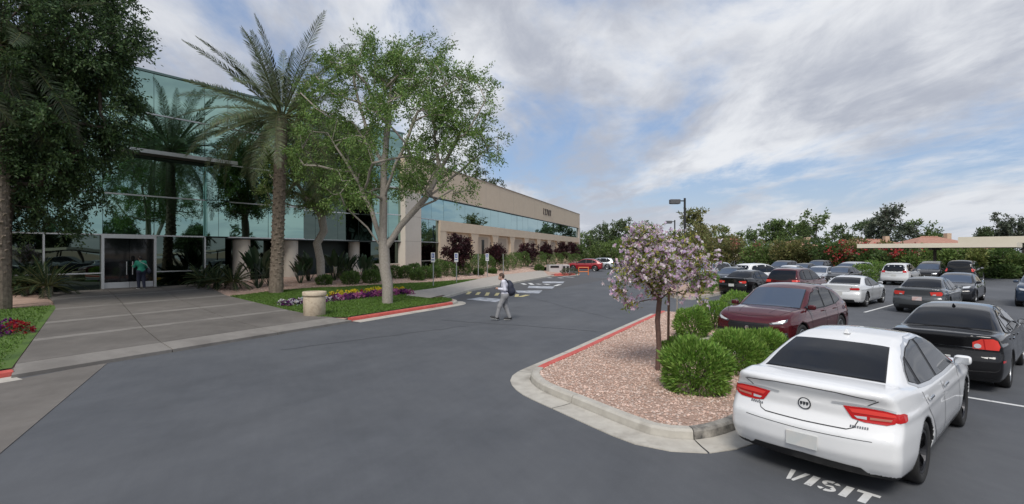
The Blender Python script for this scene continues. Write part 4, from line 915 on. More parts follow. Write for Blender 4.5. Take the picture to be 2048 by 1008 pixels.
for k, (px, Y, top, w, c, bot) in enumerate(FT):
    x = (px-1024)/F*Y; h = CAMH+(504-top)/F*Y; rx = w/F*Y; zb = 1.5; r = np.random.default_rng(900+k); bl = []
    tall = px in (1783,)
    for i in range(8):
        f = r.uniform(.35, .92); bl.append((r.uniform(-.65, .65)*rx*(1.1-f*.5), r.uniform(-.6, .6)*rx, h*f, rx*r.uniform(.28, .5), rx*.45, h*r.uniform(.07, .14)))
    bl.append((0, 0, h*.93, rx*.35, rx*.35, h*.07))
    col, alt, nm = TC[c][0], TC[c][1], TC[c][2]
    tree('far_tree', (x, Y, 0), [(0, 0, -.1), (.1, 0, h*.2), (0, .1, h*.4)], bl, f'{nm} tree on the skyline behind the hedge, number {k+1} by build' if False else f'{nm} skyline tree', group='trees on the skyline', ncl=46, nleaf=60, rt=.2, leaf=(.5, .13), base_col=col, alt=alt, altp=.3, seed=900+k, spread=1.1, droop=.1, bark=BARKD, rmin=.03, seg=1.2, wob=.3)
skyl = sorted([o for o in C.objects if o.name.startswith('far_tree')], key=lambda o: o.location.x/o.location.y)
for k, o in enumerate(skyl): o['label'] = o['label']+f' behind the hedge, {(ordn+["seventeenth","eighteenth","nineteenth","twentieth","twenty-first","twenty-second","twenty-third","twenty-fourth","twenty-fifth"])[k]} from the left'
# trees behind the beige wing
for k, (px, Y, top, w, lab) in enumerate(((958, 90, 336, 22, 'tree top showing over the beige parapet, larger of the two'), (993, 95, 358, 16, 'tree top showing over the beige parapet, smaller of the two'))):
    x = (px-1024)/F*Y; h = CAMH+(504-top)/F*Y; rx = w/F*Y
    tree('roofline_tree', (x, Y, 0), [(0, 0, -.1), (0, .1, h*.4), (.1, 0, h*.6)], [(0, 0, h*.86, rx, rx, h*.12), (rx*.5, 0, h*.78, rx, rx, h*.1), (-rx*.6, 0, h*.78, rx, rx, h*.1)], lab, ncl=50, nleaf=60, rt=.22, leaf=(.42, .1), base_col=(.06, .085, .035), alt=(.1, .12, .05), altp=.3, seed=960+k, spread=.9, bark=BARKD, rmin=.02, seg=1.)
# houses with red tile roofs
TILE = mat('roof_tile', (.36, .18, .13), (.45, .25, .18), 3., .9, .6, 12, bdist=.05)
def house(x, y, w, d, hw, hr_, label, rz=0.):
    root = empty('tile_house', (x, y, 0), rz, label, 'house', 'houses behind the hedge'); MB().box(-w/2, w/2, -d/2, d/2, -.1, hw).build('wall', mat('house_stucco', (.5, .38, .27), (.55, .42, .3), 1., .9), root)
    o = .5; a, b_ = w/2+o, d/2+o; rd = a-b_ if a > b_ else .1; zt = hw+hr_
    V = [(-a, -b_, hw), (a, -b_, hw), (a, b_, hw), (-a, b_, hw), (-rd, 0, zt), (rd, 0, zt)]
    rf_ = MB().add(V, [[0, 1, 5, 4], [1, 2, 5], [2, 3, 4, 5], [3, 0, 4], [3, 2, 1, 0]]).build('roof', TILE, root)
    n = int(2*rd/.7)
    for i in range(max(n, 1)):
        MB().tube([(-rd+i*.7, 0, zt), (-rd+i*.7+.62, 0, zt+.03)], .13, 6).build('ridge_tile', TILE, rf_)
    for i in (-1, 0, 1): MB().box(i*w*.3-.6, i*w*.3+.6, -d/2-.03, -d/2+.02, hw*.35, hw*.75).build('window', GLD, root)
    MB().box(w*.2, w*.2+.7, -.4, .3, hw+.4, zt+.6).build('chimney', MATS['house_stucco'], root)
def at(px, Y): return (px-1024)/F*Y, Y
x, y = at(1588, 82); house(x, y, 9, 8, 2.7, 1.6, 'low red-tiled house roof left of the bougainvillea')
x, y = at(1735, 86); house(x, y, 14, 9, 2.9, 1.7, 'red-tiled house behind the red blossom hedge')
x, y = at(1860, 80); house(x, y, 12, 9, 3.0, 1.9, 'red-tiled house roof above the long carport')

# ------------------------------------------------------------------ lamps
def lamp(x, y, h, label):
    root = empty('street_lamp', (x, y, 0), 0, label, 'lamp post', 'lamp posts along the lane'); MB().lathe([(.28, 0), (.28, .7), (.24, .75), (0, .75)], 20).build('base', CONC, root)
    MB().box(-.075, .075, -.075, .075, .7, h).build('pole', BLACKM, root); MB().box(-.55, -.07, -.035, .035, h-.3, h-.2).build('arm', BLACKM, root)
    hd = MB().box(-1.35, -.45, -.26, .26, h-.52, h-.12).build('lamp_head', mat('lamp_grey', (.10, .10, .105), None, rough=.5), root, bevel=.04); MB().box(-1.25, -.55, -.18, .18, h-.54, h-.521).build('lens', mat('lamp_lens', (.35, .36, .36), None, rough=.3), hd)
x, y = at(1369.5, 45); lamp(x, y, 7.35, 'taller dark lamp post with box head beside the olive tree')
x, y = at(1349.5, 75); lamp(x, y, 7.3, 'smaller, farther lamp post left of the tall one')

# ------------------------------------------------------------------ carports
def carport(a, b, depth, z0, z1, label, posts=2, seed=0):
    a, b = Vector((*a, 0)), Vector((*b, 0)); d = (b-a); Lh = d.length; rz = math.atan2(d.y, d.x)
    root = empty('carport', a, rz, label, 'carport'); CPM = mat('carport_cream', (.74, .67, .53), (.80, .73, .59), 1., .7); CPD = mat('carport_underside', (.10, .095, .085), None, rough=.8)
    MB().box(0, Lh, 0, .06, z0, z1).build('fascia', CPM, root); MB().box(0, Lh, depth-.06, depth, z0, z1).build('fascia', CPM, root)
    for xx in (0, Lh-.06): MB().box(xx, xx+.06, .061, depth-.061, z0, z1).build('fascia', CPM, root)
    n = int(Lh/.6)
    for i in range(n): MB().box(.062+i*(Lh-.124)/n, .062+(i+1)*(Lh-.124)/n-.02, .062, depth-.062, z0+.12, z0+.2).build('roof_panel', CPM if False else mat('roof_sheet', (.35, .33, .29), None, rough=.5, metal=.3), root)
    for i in range(posts):
        xx = Lh*(i+.5)/posts; MB().box(xx-.11, xx+.11, depth*.45-.11, depth*.45+.11, 0, z0-.22).build('post', mat('post_brown', (.09, .07, .055), None, rough=.7), root); MB().box(xx-.1, xx+.1, .3, depth-.3, z0-.22, z0+.1).build('beam', MATS['post_brown'], root)
    for q in (.25, .75): MB().box(.07, Lh-.07, depth*q-.08, depth*q+.08, z0-.05, z0+.119).build('purlin', CPD, root)
carport((34.5, 50), (41.9, 41.5), 5.5, 2.9, 3.3, 'long cream carport over the right-hand parking row', 1)
carport((49.5, 55.5), (62, 41), 6, 3.45, 4.15, 'taller cream carport behind at the right edge', 3)
carport((34, -2), (44, -14), 6, 2.7, 3.1, 'cream carport behind the camera, seen mirrored in the glass', 3)
carport((46, 14), (58, 0), 6, 2.7, 3.1, 'cream carport out of frame at right, seen mirrored in the glass', 3)
for k, (x, y, h) in enumerate(((64, -22, 8), (72, -10, 9), (70, 4, 7.5), (60, -34, 8), (80, -26, 9), (78, 12, 8), (48, -34, 7), (88, -2, 9))):
    tree('lot_tree', (x, y, 0), [(0, 0, -.1), (.1, 0, 1.6), (0, .1, 2.6)], [(0, 0, h*.65, 2.6, 2.6, h*.25), (1.6, .4, h*.55, 2, 2, h*.2), (-1.5, -.5, h*.55, 2, 2, h*.2), (0, 0, h*.85, 1.5, 1.5, h*.12)], f'green tree beyond the lot at right of the camera, mirrored in the glass, {ordn[k]} along', group='trees out of frame mirrored in the glass', ncl=60, nleaf=60, rt=.2, leaf=(.5, .13), base_col=(.06, .10, .035), alt=(.09, .14, .045), altp=.3, seed=980+k, spread=1.1, bark=BARKD, rmin=.03, seg=1.)
# ------------------------------------------------------------------ smooth solids from distance fields
def surface_net(f, lo, hi, h, newton=2):
    """mesh of f = 0 on a regular grid (surface nets), pulled onto the surface"""
    lo = np.array(lo, float); n = np.ceil((np.array(hi)-lo)/h).astype(int)+1
    ax = [lo[i]+h*np.arange(n[i]) for i in range(3)]
    X, Y, Z = np.meshgrid(*ax, indexing='ij'); V = f(X, Y, Z); ins = V < 0
    nc = n-1; S = np.zeros((*nc, 3)); K = np.zeros(nc)
    for a in range(3):
        sl0 = [slice(None)]*3; sl1 = [slice(None)]*3; sl0[a] = slice(0, -1); sl1[a] = slice(1, None); sl0, sl1 = tuple(sl0), tuple(sl1)
        V0, V1 = V[sl0], V[sl1]; cr = ins[sl0] != ins[sl1]; I = np.argwhere(cr); t = V0[cr]/(V0[cr]-V1[cr]); P = I.astype(float); P[:, a] += t
        b, c = [q for q in range(3) if q != a]
        for db in (0, -1):
            for dc in (0, -1):
                J = I.copy(); J[:, b] += db; J[:, c] += dc; ok = (J >= 0).all(1) & (J < nc).all(1)
                np.add.at(S, tuple(J[ok].T), P[ok]); np.add.at(K, tuple(J[ok].T), 1)
    act = K > 0; idx = -np.ones(nc, int); idx[act] = np.arange(act.sum()); pts = S[act]/K[act][:, None]*h+lo
    Q = []
    for a in range(3):
        sl0 = [slice(None)]*3; sl1 = [slice(None)]*3; sl0[a] = slice(0, -1); sl1[a] = slice(1, None)
        i0 = ins[tuple(sl0)]; cr = i0 != ins[tuple(sl1)]; I = np.argwhere(cr); fl = i0[cr]; b, c = (a+1) % 3, (a+2) % 3
        ok = (I[:, b] > 0) & (I[:, c] > 0) & (I[:, b] < n[b]-1) & (I[:, c] < n[c]-1); I, fl = I[ok], fl[ok]; q = []
        for db, dc in ((-1, -1), (0, -1), (0, 0), (-1, 0)):
            J = I.copy(); J[:, b] += db; J[:, c] += dc; q.append(idx[tuple(J.T)])
        q = np.stack(q, 1); q[~fl] = q[~fl][:, ::-1]; Q.append(q)
    Q = np.concatenate(Q); e = .004
    for _ in range(newton):
        x, y, z = pts.T; v = f(x, y, z); g = np.stack([f(x+e, y, z)-v, f(x, y+e, z)-v, f(x, y, z+e)-v], 1)/e
        g2 = np.maximum((g*g).sum(1), .15); st = np.clip(v/g2, -h*.5, h*.5); pts = pts-g*st[:, None]
    return pts, Q
def smax(a, b, k):
    h_ = np.clip(.5+.5*(a-b)/k, 0, 1); return b+(a-b)*h_+k*h_*(1-h_)
def smin(a, b, k): return -smax(-a, -b, k)
class Curve:
    """smoothed height table"""
    def __init__(s, pts, sig=.05, lo=-.6, hi=6.):
        s.x = np.arange(lo, hi, .01); y = np.interp(s.x, [p[0] for p in pts], [p[1] for p in pts])
        if sig: k = np.exp(-.5*(np.arange(-40, 41)*.01/sig)**2); k /= k.sum(); y = np.convolve(np.pad(y, 40, 'edge'), k, 'valid')
        s.y = y; s.d = np.gradient(y, .01)
    def __call__(s, x): return np.interp(x, s.x, s.y)
    def slope(s, x): return np.interp(x, s.x, s.d)

# ------------------------------------------------------------------ cars
GLASSC = mat('car_glass', (.008, .010, .014), None, rough=.02, spec=.35); GLASSW = mat('windscreen_sky_tint', (.045, .068, .11), None, rough=.02, spec=.75)  # blue base of the windscreens stands in for reflected sky
TRIM = mat('black_trim', (.014, .014, .015), None, rough=.5); RUB = mat('tyre_rubber', (.018, .018, .018), (.03, .029, .028), 20., .85, .3, 60)
CHR = mat('chrome', (.75, .76, .77), None, rough=.12, metal=1.); RIMS = mat('rim_silver', (.42, .43, .44), None, rough=.3, metal=.9); RIMD = mat('rim_dark', (.07, .07, .075), None, rough=.3, metal=.8)
REDL = mat('tail_lens', (.55, .012, .012), None, rough=.08, coat=.6); REDL2 = mat('tail_lens_bright', (.80, .06, .045), None, rough=.08, coat=.6); CLRL = mat('clear_lens', (.62, .64, .66), None, rough=.06, coat=.8); HEADD = mat('headlamp_dark', (.10, .11, .12), None, rough=.08, coat=.8)
SATIN = mat('satin_chrome', (.66, .67, .68), None, rough=.25, metal=.6)
GAP = mat('panel_gap', (.02, .02, .022), None, rough=.8); PLATE = mat('plate', (.55, .58, .57), (.66, .64, .6), 6., .5); PLATER = mat('plate_pinkish', (.6, .35, .3), (.62, .6, .6), 5., .5)
def paint(name, c, flake=.0, rough=.22):
    m = mat('paint_'+name, c, tuple(min(1, x*1.04+.001) for x in c), 3., rough, metal=flake, coat=1., spec=.25 if max(c) > .1 else .02); return m
SPEC = {}
def style(n, base=None, **k): d = dict(SPEC[base]) if base else {}; d.update(k); SPEC[n] = d
style('sedan', L=4.67, W=1.815, H=1.475, ra=1.0, fa=3.685, rw=.335, zbot=.2, zbelt=.93, tum=.52, wbi=.085, crown=.05, kr=.17, kf=.24, k=.07, Ra=.375, tw=.225,
      deck=[(-.2, 1.0), (.0, 1.06), (.12, 1.105), (.5, 1.115), (1.1, 1.04), (1.9, .99), (3.2, 1.0), (3.5, 1.03), (4.0, .95), (4.4, .83), (4.6, .72), (4.8, .6)],
      roof=[(-.2, .70), (.25, .95), (.5, 1.09), (.95, 1.30), (1.3, 1.415), (1.7, 1.465), (2.15, 1.475), (2.5, 1.45), (2.8, 1.37), (3.5, 1.0), (3.9, .80)],
      tail=[(.15, .16), (.3, .05), (.42, .0), (.6, .0), (.68, .05), (.78, .10), (.95, .09), (1.06, .03), (1.12, .02)], nose=[(.15, .14), (.3, .03), (.5, 0), (.65, .03), (.8, .14), (1., .4)],
      rwx=(.60, 1.27), rwy=(.60, .49), wsx=(3.42, 2.74), wsy=(.68, .56),
      side=[(.98, 1.075), (1.06, 1.17), (1.25, 1.27), (1.55, 1.345), (1.95, 1.39), (2.35, 1.385), (2.65, 1.325), (3.0, 1.18), (3.3, 1.03), (3.28, .985), (2.4, .975), (1.7, .985), (1.2, 1.015)], pillars=(2.05, 1.25), doors=(3.12, 2.08, 1.2))
style('notch', 'sedan', L=4.83, W=1.785, H=1.45, ra=1.05, fa=3.85, rw=.33,
      deck=[(-.2, .97), (.0, 1.02), (.1, 1.05), (.62, 1.06), (1.1, 1.02), (1.9, .97), (3.2, .98), (3.6, 1.0), (4.1, .93), (4.55, .80), (4.75, .70), (4.95, .6)],
      roof=[(-.2, .55), (.4, .88), (.72, 1.05), (1.1, 1.27), (1.4, 1.385), (1.75, 1.44), (2.2, 1.45), (2.6, 1.42), (2.9, 1.34), (3.62, .97), (4.0, .78)],
      tail=[(.15, .14), (.3, .04), (.42, .0), (.6, .0), (.66, .04), (.75, .06), (.95, .03), (1.02, .0)], rwx=(.80, 1.36), rwy=(.63, .52), wsx=(3.52, 2.85), wsy=(.67, .55),
      side=[(1.12, 1.0), (1.2, 1.12), (1.42, 1.25), (1.75, 1.345), (2.1, 1.37), (2.45, 1.36), (2.75, 1.30), (3.1, 1.15), (3.38, 1.0), (3.34, .955), (2.4, .945), (1.7, .95)], pillars=(2.1, 1.42), doors=(3.2, 2.12, 1.3))
style('coupe', 'notch', L=4.64, H=1.38, W=1.8, ra=1.0, fa=3.78, rw=.335, deck=[(-.2, .98), (.0, 1.02), (.1, 1.04), (.7, 1.04), (1.1, 1.0), (1.9, .95), (3.1, .96), (3.45, .98), (4.0, .92), (4.4, .80), (4.6, .7), (4.8, .6)],
      roof=[(-.2, .55), (.4, .85), (.75, 1.03), (1.15, 1.24), (1.45, 1.33), (1.8, 1.375), (2.15, 1.38), (2.45, 1.35), (2.75, 1.27), (3.45, .95), (3.8, .78)], rwx=(.84, 1.4), rwy=(.61, .5), wsx=(3.36, 2.68), wsy=(.66, .55),
      side=[(1.15, .985), (1.25, 1.11), (1.5, 1.225), (1.85, 1.295), (2.2, 1.30), (2.5, 1.26), (2.85, 1.12), (3.2, .985), (3.15, .945), (2.2, .93), (1.6, .935)], pillars=(1.85, None), doors=(3.05, 1.78, None))
style('suv', L=4.65, W=1.87, H=1.68, ra=.95, fa=3.65, rw=.36, zbot=.24, zbelt=1.02, tum=.40, wbi=.07, crown=.05, kr=.13, kf=.22, k=.075, Ra=.405, tw=.235,
      deck=[(-.2, 1.02), (.05, 1.08), (.5, 1.1), (2.0, 1.06), (3.2, 1.08), (3.5, 1.12), (4.0, 1.06), (4.35, .95), (4.55, .85), (4.8, .7)],
      roof=[(-.2, .6), (.0, 1.0), (.1, 1.15), (.28, 1.45), (.45, 1.60), (.8, 1.66), (1.5, 1.68), (2.1, 1.67), (2.45, 1.62), (2.75, 1.52), (3.45, 1.1), (3.8, .9)],
      tail=[(.15, .2), (.3, .06), (.45, .0), (.62, .0), (.72, .03), (.9, .04), (1.1, .06)], nose=[(.15, .16), (.3, .04), (.5, 0), (.8, .02), (.95, .1), (1.1, .3)],
      rwx=(.10, .40), rwy=(.66, .58), wsx=(3.36, 2.68), wsy=(.70, .60), side=[(.5, 1.12), (.52, 1.32), (.68, 1.46), (1.0, 1.54), (1.6, 1.575), (2.1, 1.56), (2.5, 1.49), (2.9, 1.31), (3.25, 1.12), (3.2, 1.07), (2.0, 1.055), (1.0, 1.07)], pillars=(2.02, 1.12), doors=(3.1, 2.04, 1.1))
style('fastsuv', 'suv', L=4.73, W=1.935, H=1.65, ra=.95, fa=3.825, rw=.37, zbelt=1.03, Ra=.42, kf=.30,
      deck=[(-.2, 1.0), (.05, 1.1), (.4, 1.12), (2.0, 1.06), (3.3, 1.07), (3.6, 1.12), (4.1, 1.09), (4.45, .99), (4.65, .88), (4.9, .7)],
      roof=[(-.2, .7), (.1, 1.05), (.3, 1.22), (.6, 1.42), (.95, 1.55), (1.4, 1.63), (2.0, 1.65), (2.4, 1.62), (2.7, 1.54), (3.55, 1.08), (3.9, .9)], rwx=(.32, .72), rwy=(.62, .54), wsx=(3.44, 2.66), wsy=(.72, .60),
      nose=[(.15, .16), (.3, .05), (.5, 0), (.75, .0), (.88, .05), (1., .16), (1.1, .35)], side=[(.72, 1.17), (.85, 1.27), (1.15, 1.40), (1.5, 1.49), (2.0, 1.535), (2.35, 1.51), (2.7, 1.40), (3.05, 1.22), (3.35, 1.1), (3.3, 1.06), (2.0, 1.06), (1.2, 1.09)], pillars=(2.1, 1.3), doors=(3.2, 2.12, 1.22))
style('bigsuv', 'suv', L=5.1, W=2.0, H=1.88, ra=1.05, fa=4.0, rw=.39, zbot=.3, zbelt=1.15, Ra=.44, deck=[(-.2, 1.1), (.05, 1.15), (.5, 1.18), (2.0, 1.16), (3.5, 1.18), (3.9, 1.2), (4.5, 1.14), (4.9, 1.05), (5.1, .95), (5.3, .7)],
      roof=[(-.2, .8), (.0, 1.1), (.08, 1.3), (.22, 1.68), (.4, 1.82), (.9, 1.87), (1.8, 1.88), (2.5, 1.86), (2.8, 1.8), (3.1, 1.68), (3.75, 1.2), (4.1, 1.0)], rwx=(.06, .32), rwy=(.72, .66), wsx=(3.68, 3.0), wsy=(.76, .68),
      side=[(.4, 1.24), (.42, 1.5), (.52, 1.64), (.9, 1.74), (1.8, 1.76), (2.5, 1.74), (2.85, 1.66), (3.2, 1.46), (3.55, 1.24), (3.5, 1.19), (2.0, 1.18), (1.0, 1.19)], pillars=(2.35, 1.35), doors=(3.45, 2.37, 1.3))
def car_field(sp):
    dk, rf = Curve(sp['deck'], .05), Curve(sp['roof'], .05); tl, ns = Curve(sp['tail'], .02), Curve(sp['nose'], .04); hw = sp['W']/2; L = sp['L']; zb = sp['zbelt']; tw = math.atan(sp['tum'])
    def f(x, y, z):
        ay = np.abs(y); q = ay/hw
        top = (z-(dk(x)-sp['crown']*q**2.2))/np.sqrt(1+dk.slope(x)**2)
        ins = .075*np.clip((z-.62)/.4, 0, 2)**1.6+.07*np.clip((.46-z)/.28, 0, 2)**1.8+.012*np.exp(-((z-.62)/.06)**2)*0
        pl = .08*np.clip((.9-x)/.9, 0, 1.2)**2+.11*np.clip((x-(L-1.1))/1.1, 0, 1.2)**2
        fl = .022*(np.exp(-((x-sp['ra'])/.46)**2)+np.exp(-((x-sp['fa'])/.46)**2))*np.exp(-((z-.55)/.25)**2)
        sc = .012*np.exp(-((z-(.80+.02*(x-2)*-.6))/.035)**2)                       # shoulder crease
        sd = ay-(hw-.015-ins-pl+fl+sc)
        rear = (tl(z)+sp['kr']*q**2.6)-x; front = x-(L-ns(z)-sp['kf']*q**2.3)
        low = smax(smax(top, sd, sp['k']), smax(rear, front, .05), sp['k']); low = smax(low, sp['zbot']-z, .05)
        gt = (z-(rf(x)-.055*(ay/.65)**2.2))/np.sqrt(1+rf.slope(x)**2)
        wb = hw-sp['wbi']-.05*np.clip((1.6-x)/1.4, 0, 1)**2
        gs = (ay-(wb-np.maximum(z-zb, 0)*sp['tum']))*math.cos(tw); g = smax(gt, gs, .10); g = np.maximum(g, zb-.3-z); g = np.maximum(g, np.maximum(sd+.012, np.maximum(rear+.01, front+.05))); b = smin(low, g, .04)
        for xw in (sp['ra'], sp['fa']):
            cyl = np.hypot(x-xw, z-sp['rw'])-sp['Ra']; b = smax(b, -np.maximum(cyl, (hw-.34)-ay), .022)
        return b
    return f, rf
WHEEL = {}
def wheel_meshes(rw, tw, kind):
    k = (rw, tw, kind)
    if k in WHEEL: return WHEEL[k]
    rr = rw*.70; h = tw/2
    t = MB().lathe([(rr, -h*.86), (rw*.86, -h), (rw*.96, -h*.92), (rw, -h*.7), (rw, h*.7), (rw*.96, h*.92), (rw*.86, h), (rr, h*.86), (rr-.01, h*.5), (rr-.01, -h*.5), (rr, -h*.86)], 40, axis='y').mesh('tyre', RUB, True)
    m = MB(); m.lathe([(rr+.003, h*.80), (rr-.012, h*.87), (rr-.03, h*.80), (rr-.04, h*.2), (rr-.05, -h*.6)], 40, axis='y', mi=0); m.lathe([(rr-.04, -.02), (.0, -.02)], 24, axis='y', mi=1)
    ns = {'multi': 10, 'five': 5, 'twin': 5}[kind]
    for i in range(ns):
        offs = (-.13, .13) if kind == 'twin' else (0,)
        for o in offs:
            a = 2*math.pi*i/ns+o; M = Matrix.Rotation(a, 4, 'Y'); w = .055 if kind == 'five' else .026
            V = [M @ Vector(p) for p in ((-w, h*.42, .05), (w, h*.42, .05), (w*.9, h*.70, rr-.02), (-w*.9, h*.70, rr-.02), (-w, h*.2, .05), (w, h*.2, .05), (w*.9, h*.45, rr-.02), (-w*.9, h*.45, rr-.02))]
            m.add(V, [[0, 1, 2, 3], [3, 2, 1, 0], [4, 0, 3, 7], [1, 5, 6, 2], [0, 4, 5, 1]], 0)
    m.lathe([(.075, h*.3), (.07, h*.5), (.035, h*.58), (0, h*.58)], 20, axis='y', mi=0)
    WHEEL[k] = (t, m); return WHEEL[k]
def ribbon(pts, w):
    L_, R_ = [], []
    for i, p in enumerate(pts):
        a, b = pts[max(i-1, 0)], pts[min(i+1, len(pts)-1)]; d = Vector((b[0]-a[0], b[1]-a[1])); d.normalize(); n = Vector((-d.y, d.x))*w/2; L_.append((p[0]+n.x, p[1]+n.y)); R_.append((p[0]-n.x, p[1]-n.y))
    return L_+R_[::-1]
BODY = {}
def car(style_, paintm, pos, heading, label, near=.06, group=None, name='parked_car', cat='car', rim=('multi', 'silver'), feats=(), dark_glass=True, detail=1):
    """pos: ground point below the rear bumper centre"""
    sp = SPEC[style_]; f, rf = car_field(sp); key = (style_, near)
    root = empty(name, (pos[0], pos[1], 0), heading, label, cat, group); hw = sp['W']/2
    if key not in BODY:
        P, Q = surface_net(f, (-.1, -hw-.1, .1), (sp['L']+.1, hw+.1, sp['H']+.1), near); c = P[Q].mean(1)
        nr = np.cross(P[Q[:, 1]]-P[Q[:, 0]], P[Q[:, 2]]-P[Q[:, 0]]); nr = unit(nr); mi = np.zeros(len(Q), int)
        mi[c[:, 2] < sp['zbot']+.055] = 1; mi[nr[:, 2] < -.75] = 1
        for xw in (sp['ra'], sp['fa']):
            d = np.hypot(c[:, 0]-xw, c[:, 2]-sp['rw']); mi[(d < sp['Ra']+.012) & (np.abs(nr[:, 1]) < .6) & (c[:, 2] < sp['rw']+sp['Ra']) & (np.abs(c[:, 1]) > hw-.42)] = 1; mi[(d < sp['Ra']+.03) & (np.abs(c[:, 1]) < hw-.25) & (c[:, 2] < sp['rw']+sp['Ra']+.03)] = 1
        BODY[key] = (P, Q, mi, BVHTree.FromPolygons([tuple(p) for p in P], [tuple(q) for q in Q]))
    P, Q, mi, bvh = BODY[key]
    link('body', mesh_np('body', P, Q, [paintm, TRIM], True, mi), root)
    def proj(p, mode):
        a, b = p
        if mode == 'L': o, d = Vector((a, 2, b)), Vector((0, -1, 0))
        elif mode == 'R': o, d = Vector((a, -2, b)), Vector((0, 1, 0))
        elif mode == 'rear': o, d = Vector((-2, a, b)), Vector((1, 0, 0))
        elif mode == 'front': o, d = Vector((8, a, b)), Vector((-1, 0, 0))
        elif mode == 'top': o, d = Vector((a, b, 4)), Vector((0, 0, -1))
        else:
            s_ = float(rf.slope(a)); n = Vector((-s_, 0, 1)).normalized(); o = Vector((a, b, float(rf(a))))+n*.6; d = -n
        h = bvh.ray_cast(o, d)
        if h[0] is None:
            h = bvh.find_nearest(o+d*(2 if mode in 'LR' else .6)); 
        nn = h[1]; nn = nn if nn.dot(d) < 0 else -nn; return h[0], nn
    def patch(nm, poly, mode, m, off=.004, step=.07, par=None):
        V, T = trifill(ccw(list(poly)), step); out = []
        for p in V: l, n = proj(p, mode); out.append(l+n*off)
        me = mesh_py(nm, out, [list(t) for t in T], m, True)
        # make faces look outward
        if T:
            want = {'L': Vector((0, 1, 0)), 'R': Vector((0, -1, 0)), 'rear': Vector((-1, 0, 0)), 'front': Vector((1, 0, 0)), 'top': Vector((0, 0, 1)), 'prof': Vector((0, 0, 1))}[mode]
            s_ = sum(((out[t[1]]-out[t[0]]).cross(out[t[2]]-out[t[0]])).dot(want) for t in T)
            if s_ < 0: me.flip_normals()
        return link(nm, me, par or root)
    def line(nm, pts, mode, w=.011, m=GAP, off=.003, par=None):
        d = refine_open(pts, .06); return patch(nm, ribbon(d, w), mode, m, off, .5, par)
    def refine_open(pts, st):
        o = []
        for a, b in zip(pts, pts[1:]):
            n = max(1, int(math.hypot(b[0]-a[0], b[1]-a[1])/st)); o += [(a[0]+(b[0]-a[0])*k/n, a[1]+(b[1]-a[1])*k/n) for k in range(n)]
        return o+[pts[-1]]
    def screen(nm, xs, ys, bulge):
        xb, xt = xs; yb, yt = ys; n = 7; bt = [(xb+bulge*(1-(2*i/(n-1)-1)**2), yb*(2*i/(n-1)-1)) for i in range(n)]; tp = [(xt+bulge*.6*(1-(2*i/(n-1)-1)**2), yt*(2*i/(n-1)-1)) for i in range(n)][::-1]
        poly = bt+tp; g = patch(nm+'_seal', [(x+(.018 if x > (xb+xt)/2 else -.018)*(1 if True else 0), y*1.03) for x, y in poly], 'prof', TRIM, .003, near*2); g.name = 'window_seal'
        return patch(nm, poly, 'prof', GLASSW if nm == 'windscreen' else GLASSC, .008, near*2)
    screen('rear_window', sp['rwx'], sp['rwy'], -.06); screen('windscreen', sp['wsx'], sp['wsy'], .09)
    side = sp['side']; cx_, cz_ = np.mean(side, 0); pb, pc = sp['pillars']
    chrome = 'chrome_window' in feats
    for mode in ('L', 'R'):
        patch('window_seal', [(cx_+(x-cx_)*(1.04 if chrome else 1.02), cz_+(z-cz_)*(1.2 if chrome else 1.13)) for x, z in side], mode, SATIN if chrome else TRIM, .003, near*2)
        if chrome: patch('window_seal', [(cx_+(x-cx_)*1.003, cz_+(z-cz_)*1.03) for x, z in side], mode, TRIM, .006, near*2)
        cuts = [99]+[p for p in (pb, pc) if p]+[-99]
        for hi_, lo_ in zip(cuts, cuts[1:]):
            S2 = refine(side, .05); seg_ = [p for p in S2 if lo_+.028 <= p[0] <= hi_-.028]
            if len(seg_) < 3: continue
            patch('side_window', seg_, mode, GLASSC, .010, near*2)
    if detail:
        d1, d2, d3 = sp['doors']; zs = sp['zbot']+.10; zt_ = sp['zbelt']+.035
        for mode in ('L', 'R'):
            line('panel_gap', [(d1+.12, zt_+.02), (d1, zt_-.15), (d1-.02, zs+.12), (d1-.06, zs)], mode); line('panel_gap', [(d2+.02, zt_), (d2, zs)], mode); line('panel_gap', [(d1-.06, zs), (max(d2, 1.5), zs), ((d3 or d2)+.45, zs)], mode)
            if d3: line('panel_gap', [(d3-.1, zt_+.04), (d3-.02, zt_-.2), (d3+.22, zs+.22), (d3+.45, zs)], mode)
            sg_ = 1 if mode == 'L' else -1
            for hx in ([d2+.14, d3+.12] if d3 else [d2+.14]):
                l, n = proj((hx, zt_-.10), mode); MB().box(-.095, .095, -.012, .012, -.016, .016).build('door_handle', paintm if 'chrome_window' not in feats else CHR, root, l+n*.028, bevel=.008)
    # mirrors
    for mode, sg_ in (('L', 1), ('R', -1)):
        mx = sp['side'][8][0]-.08; l, n = proj((mx, sp['zbelt']+.06), mode); mr = MB()
        pts = [(-.05, 0), (.07, .0)]
        fm = lambda x, y, z: smax(smax(np.abs(x-.02*np.abs(z)/.1)-.075-.0*x, np.abs(y)-.11, .06), np.abs(z)-.072, .06)
        if 'mirror' not in BODY: BODY['mirror'] = surface_net(fm, (-.2, -.2, -.15), (.2, .2, .15), .022)
        o = link('mirror', mesh_np('mirror', BODY['mirror'][0], BODY['mirror'][1], paintm, True), root, (l.x+.02, l.y+sg_*.12, l.z+.03), None, (.85, .85, .85)); MB().box(-.004, .0, -.085, .085, -.05, .05).build('mirror_glass', CHR, o, (-.078, 0, 0)); MB().box(-.03, .03, -.09, .02, -.06, -.03).build('mirror_arm', TRIM, o, (0, -sg_*.08, -.0))
    # wheels
    t_me, rmb = wheel_meshes(sp['rw'], sp['tw'], rim[0]); rk = ('rim', sp['rw'], sp['tw'], rim)
    if rk not in WHEEL: WHEEL[rk] = rmb.mesh('rim', [RIMD if rim[1] == 'dark' else RIMS, TRIM])
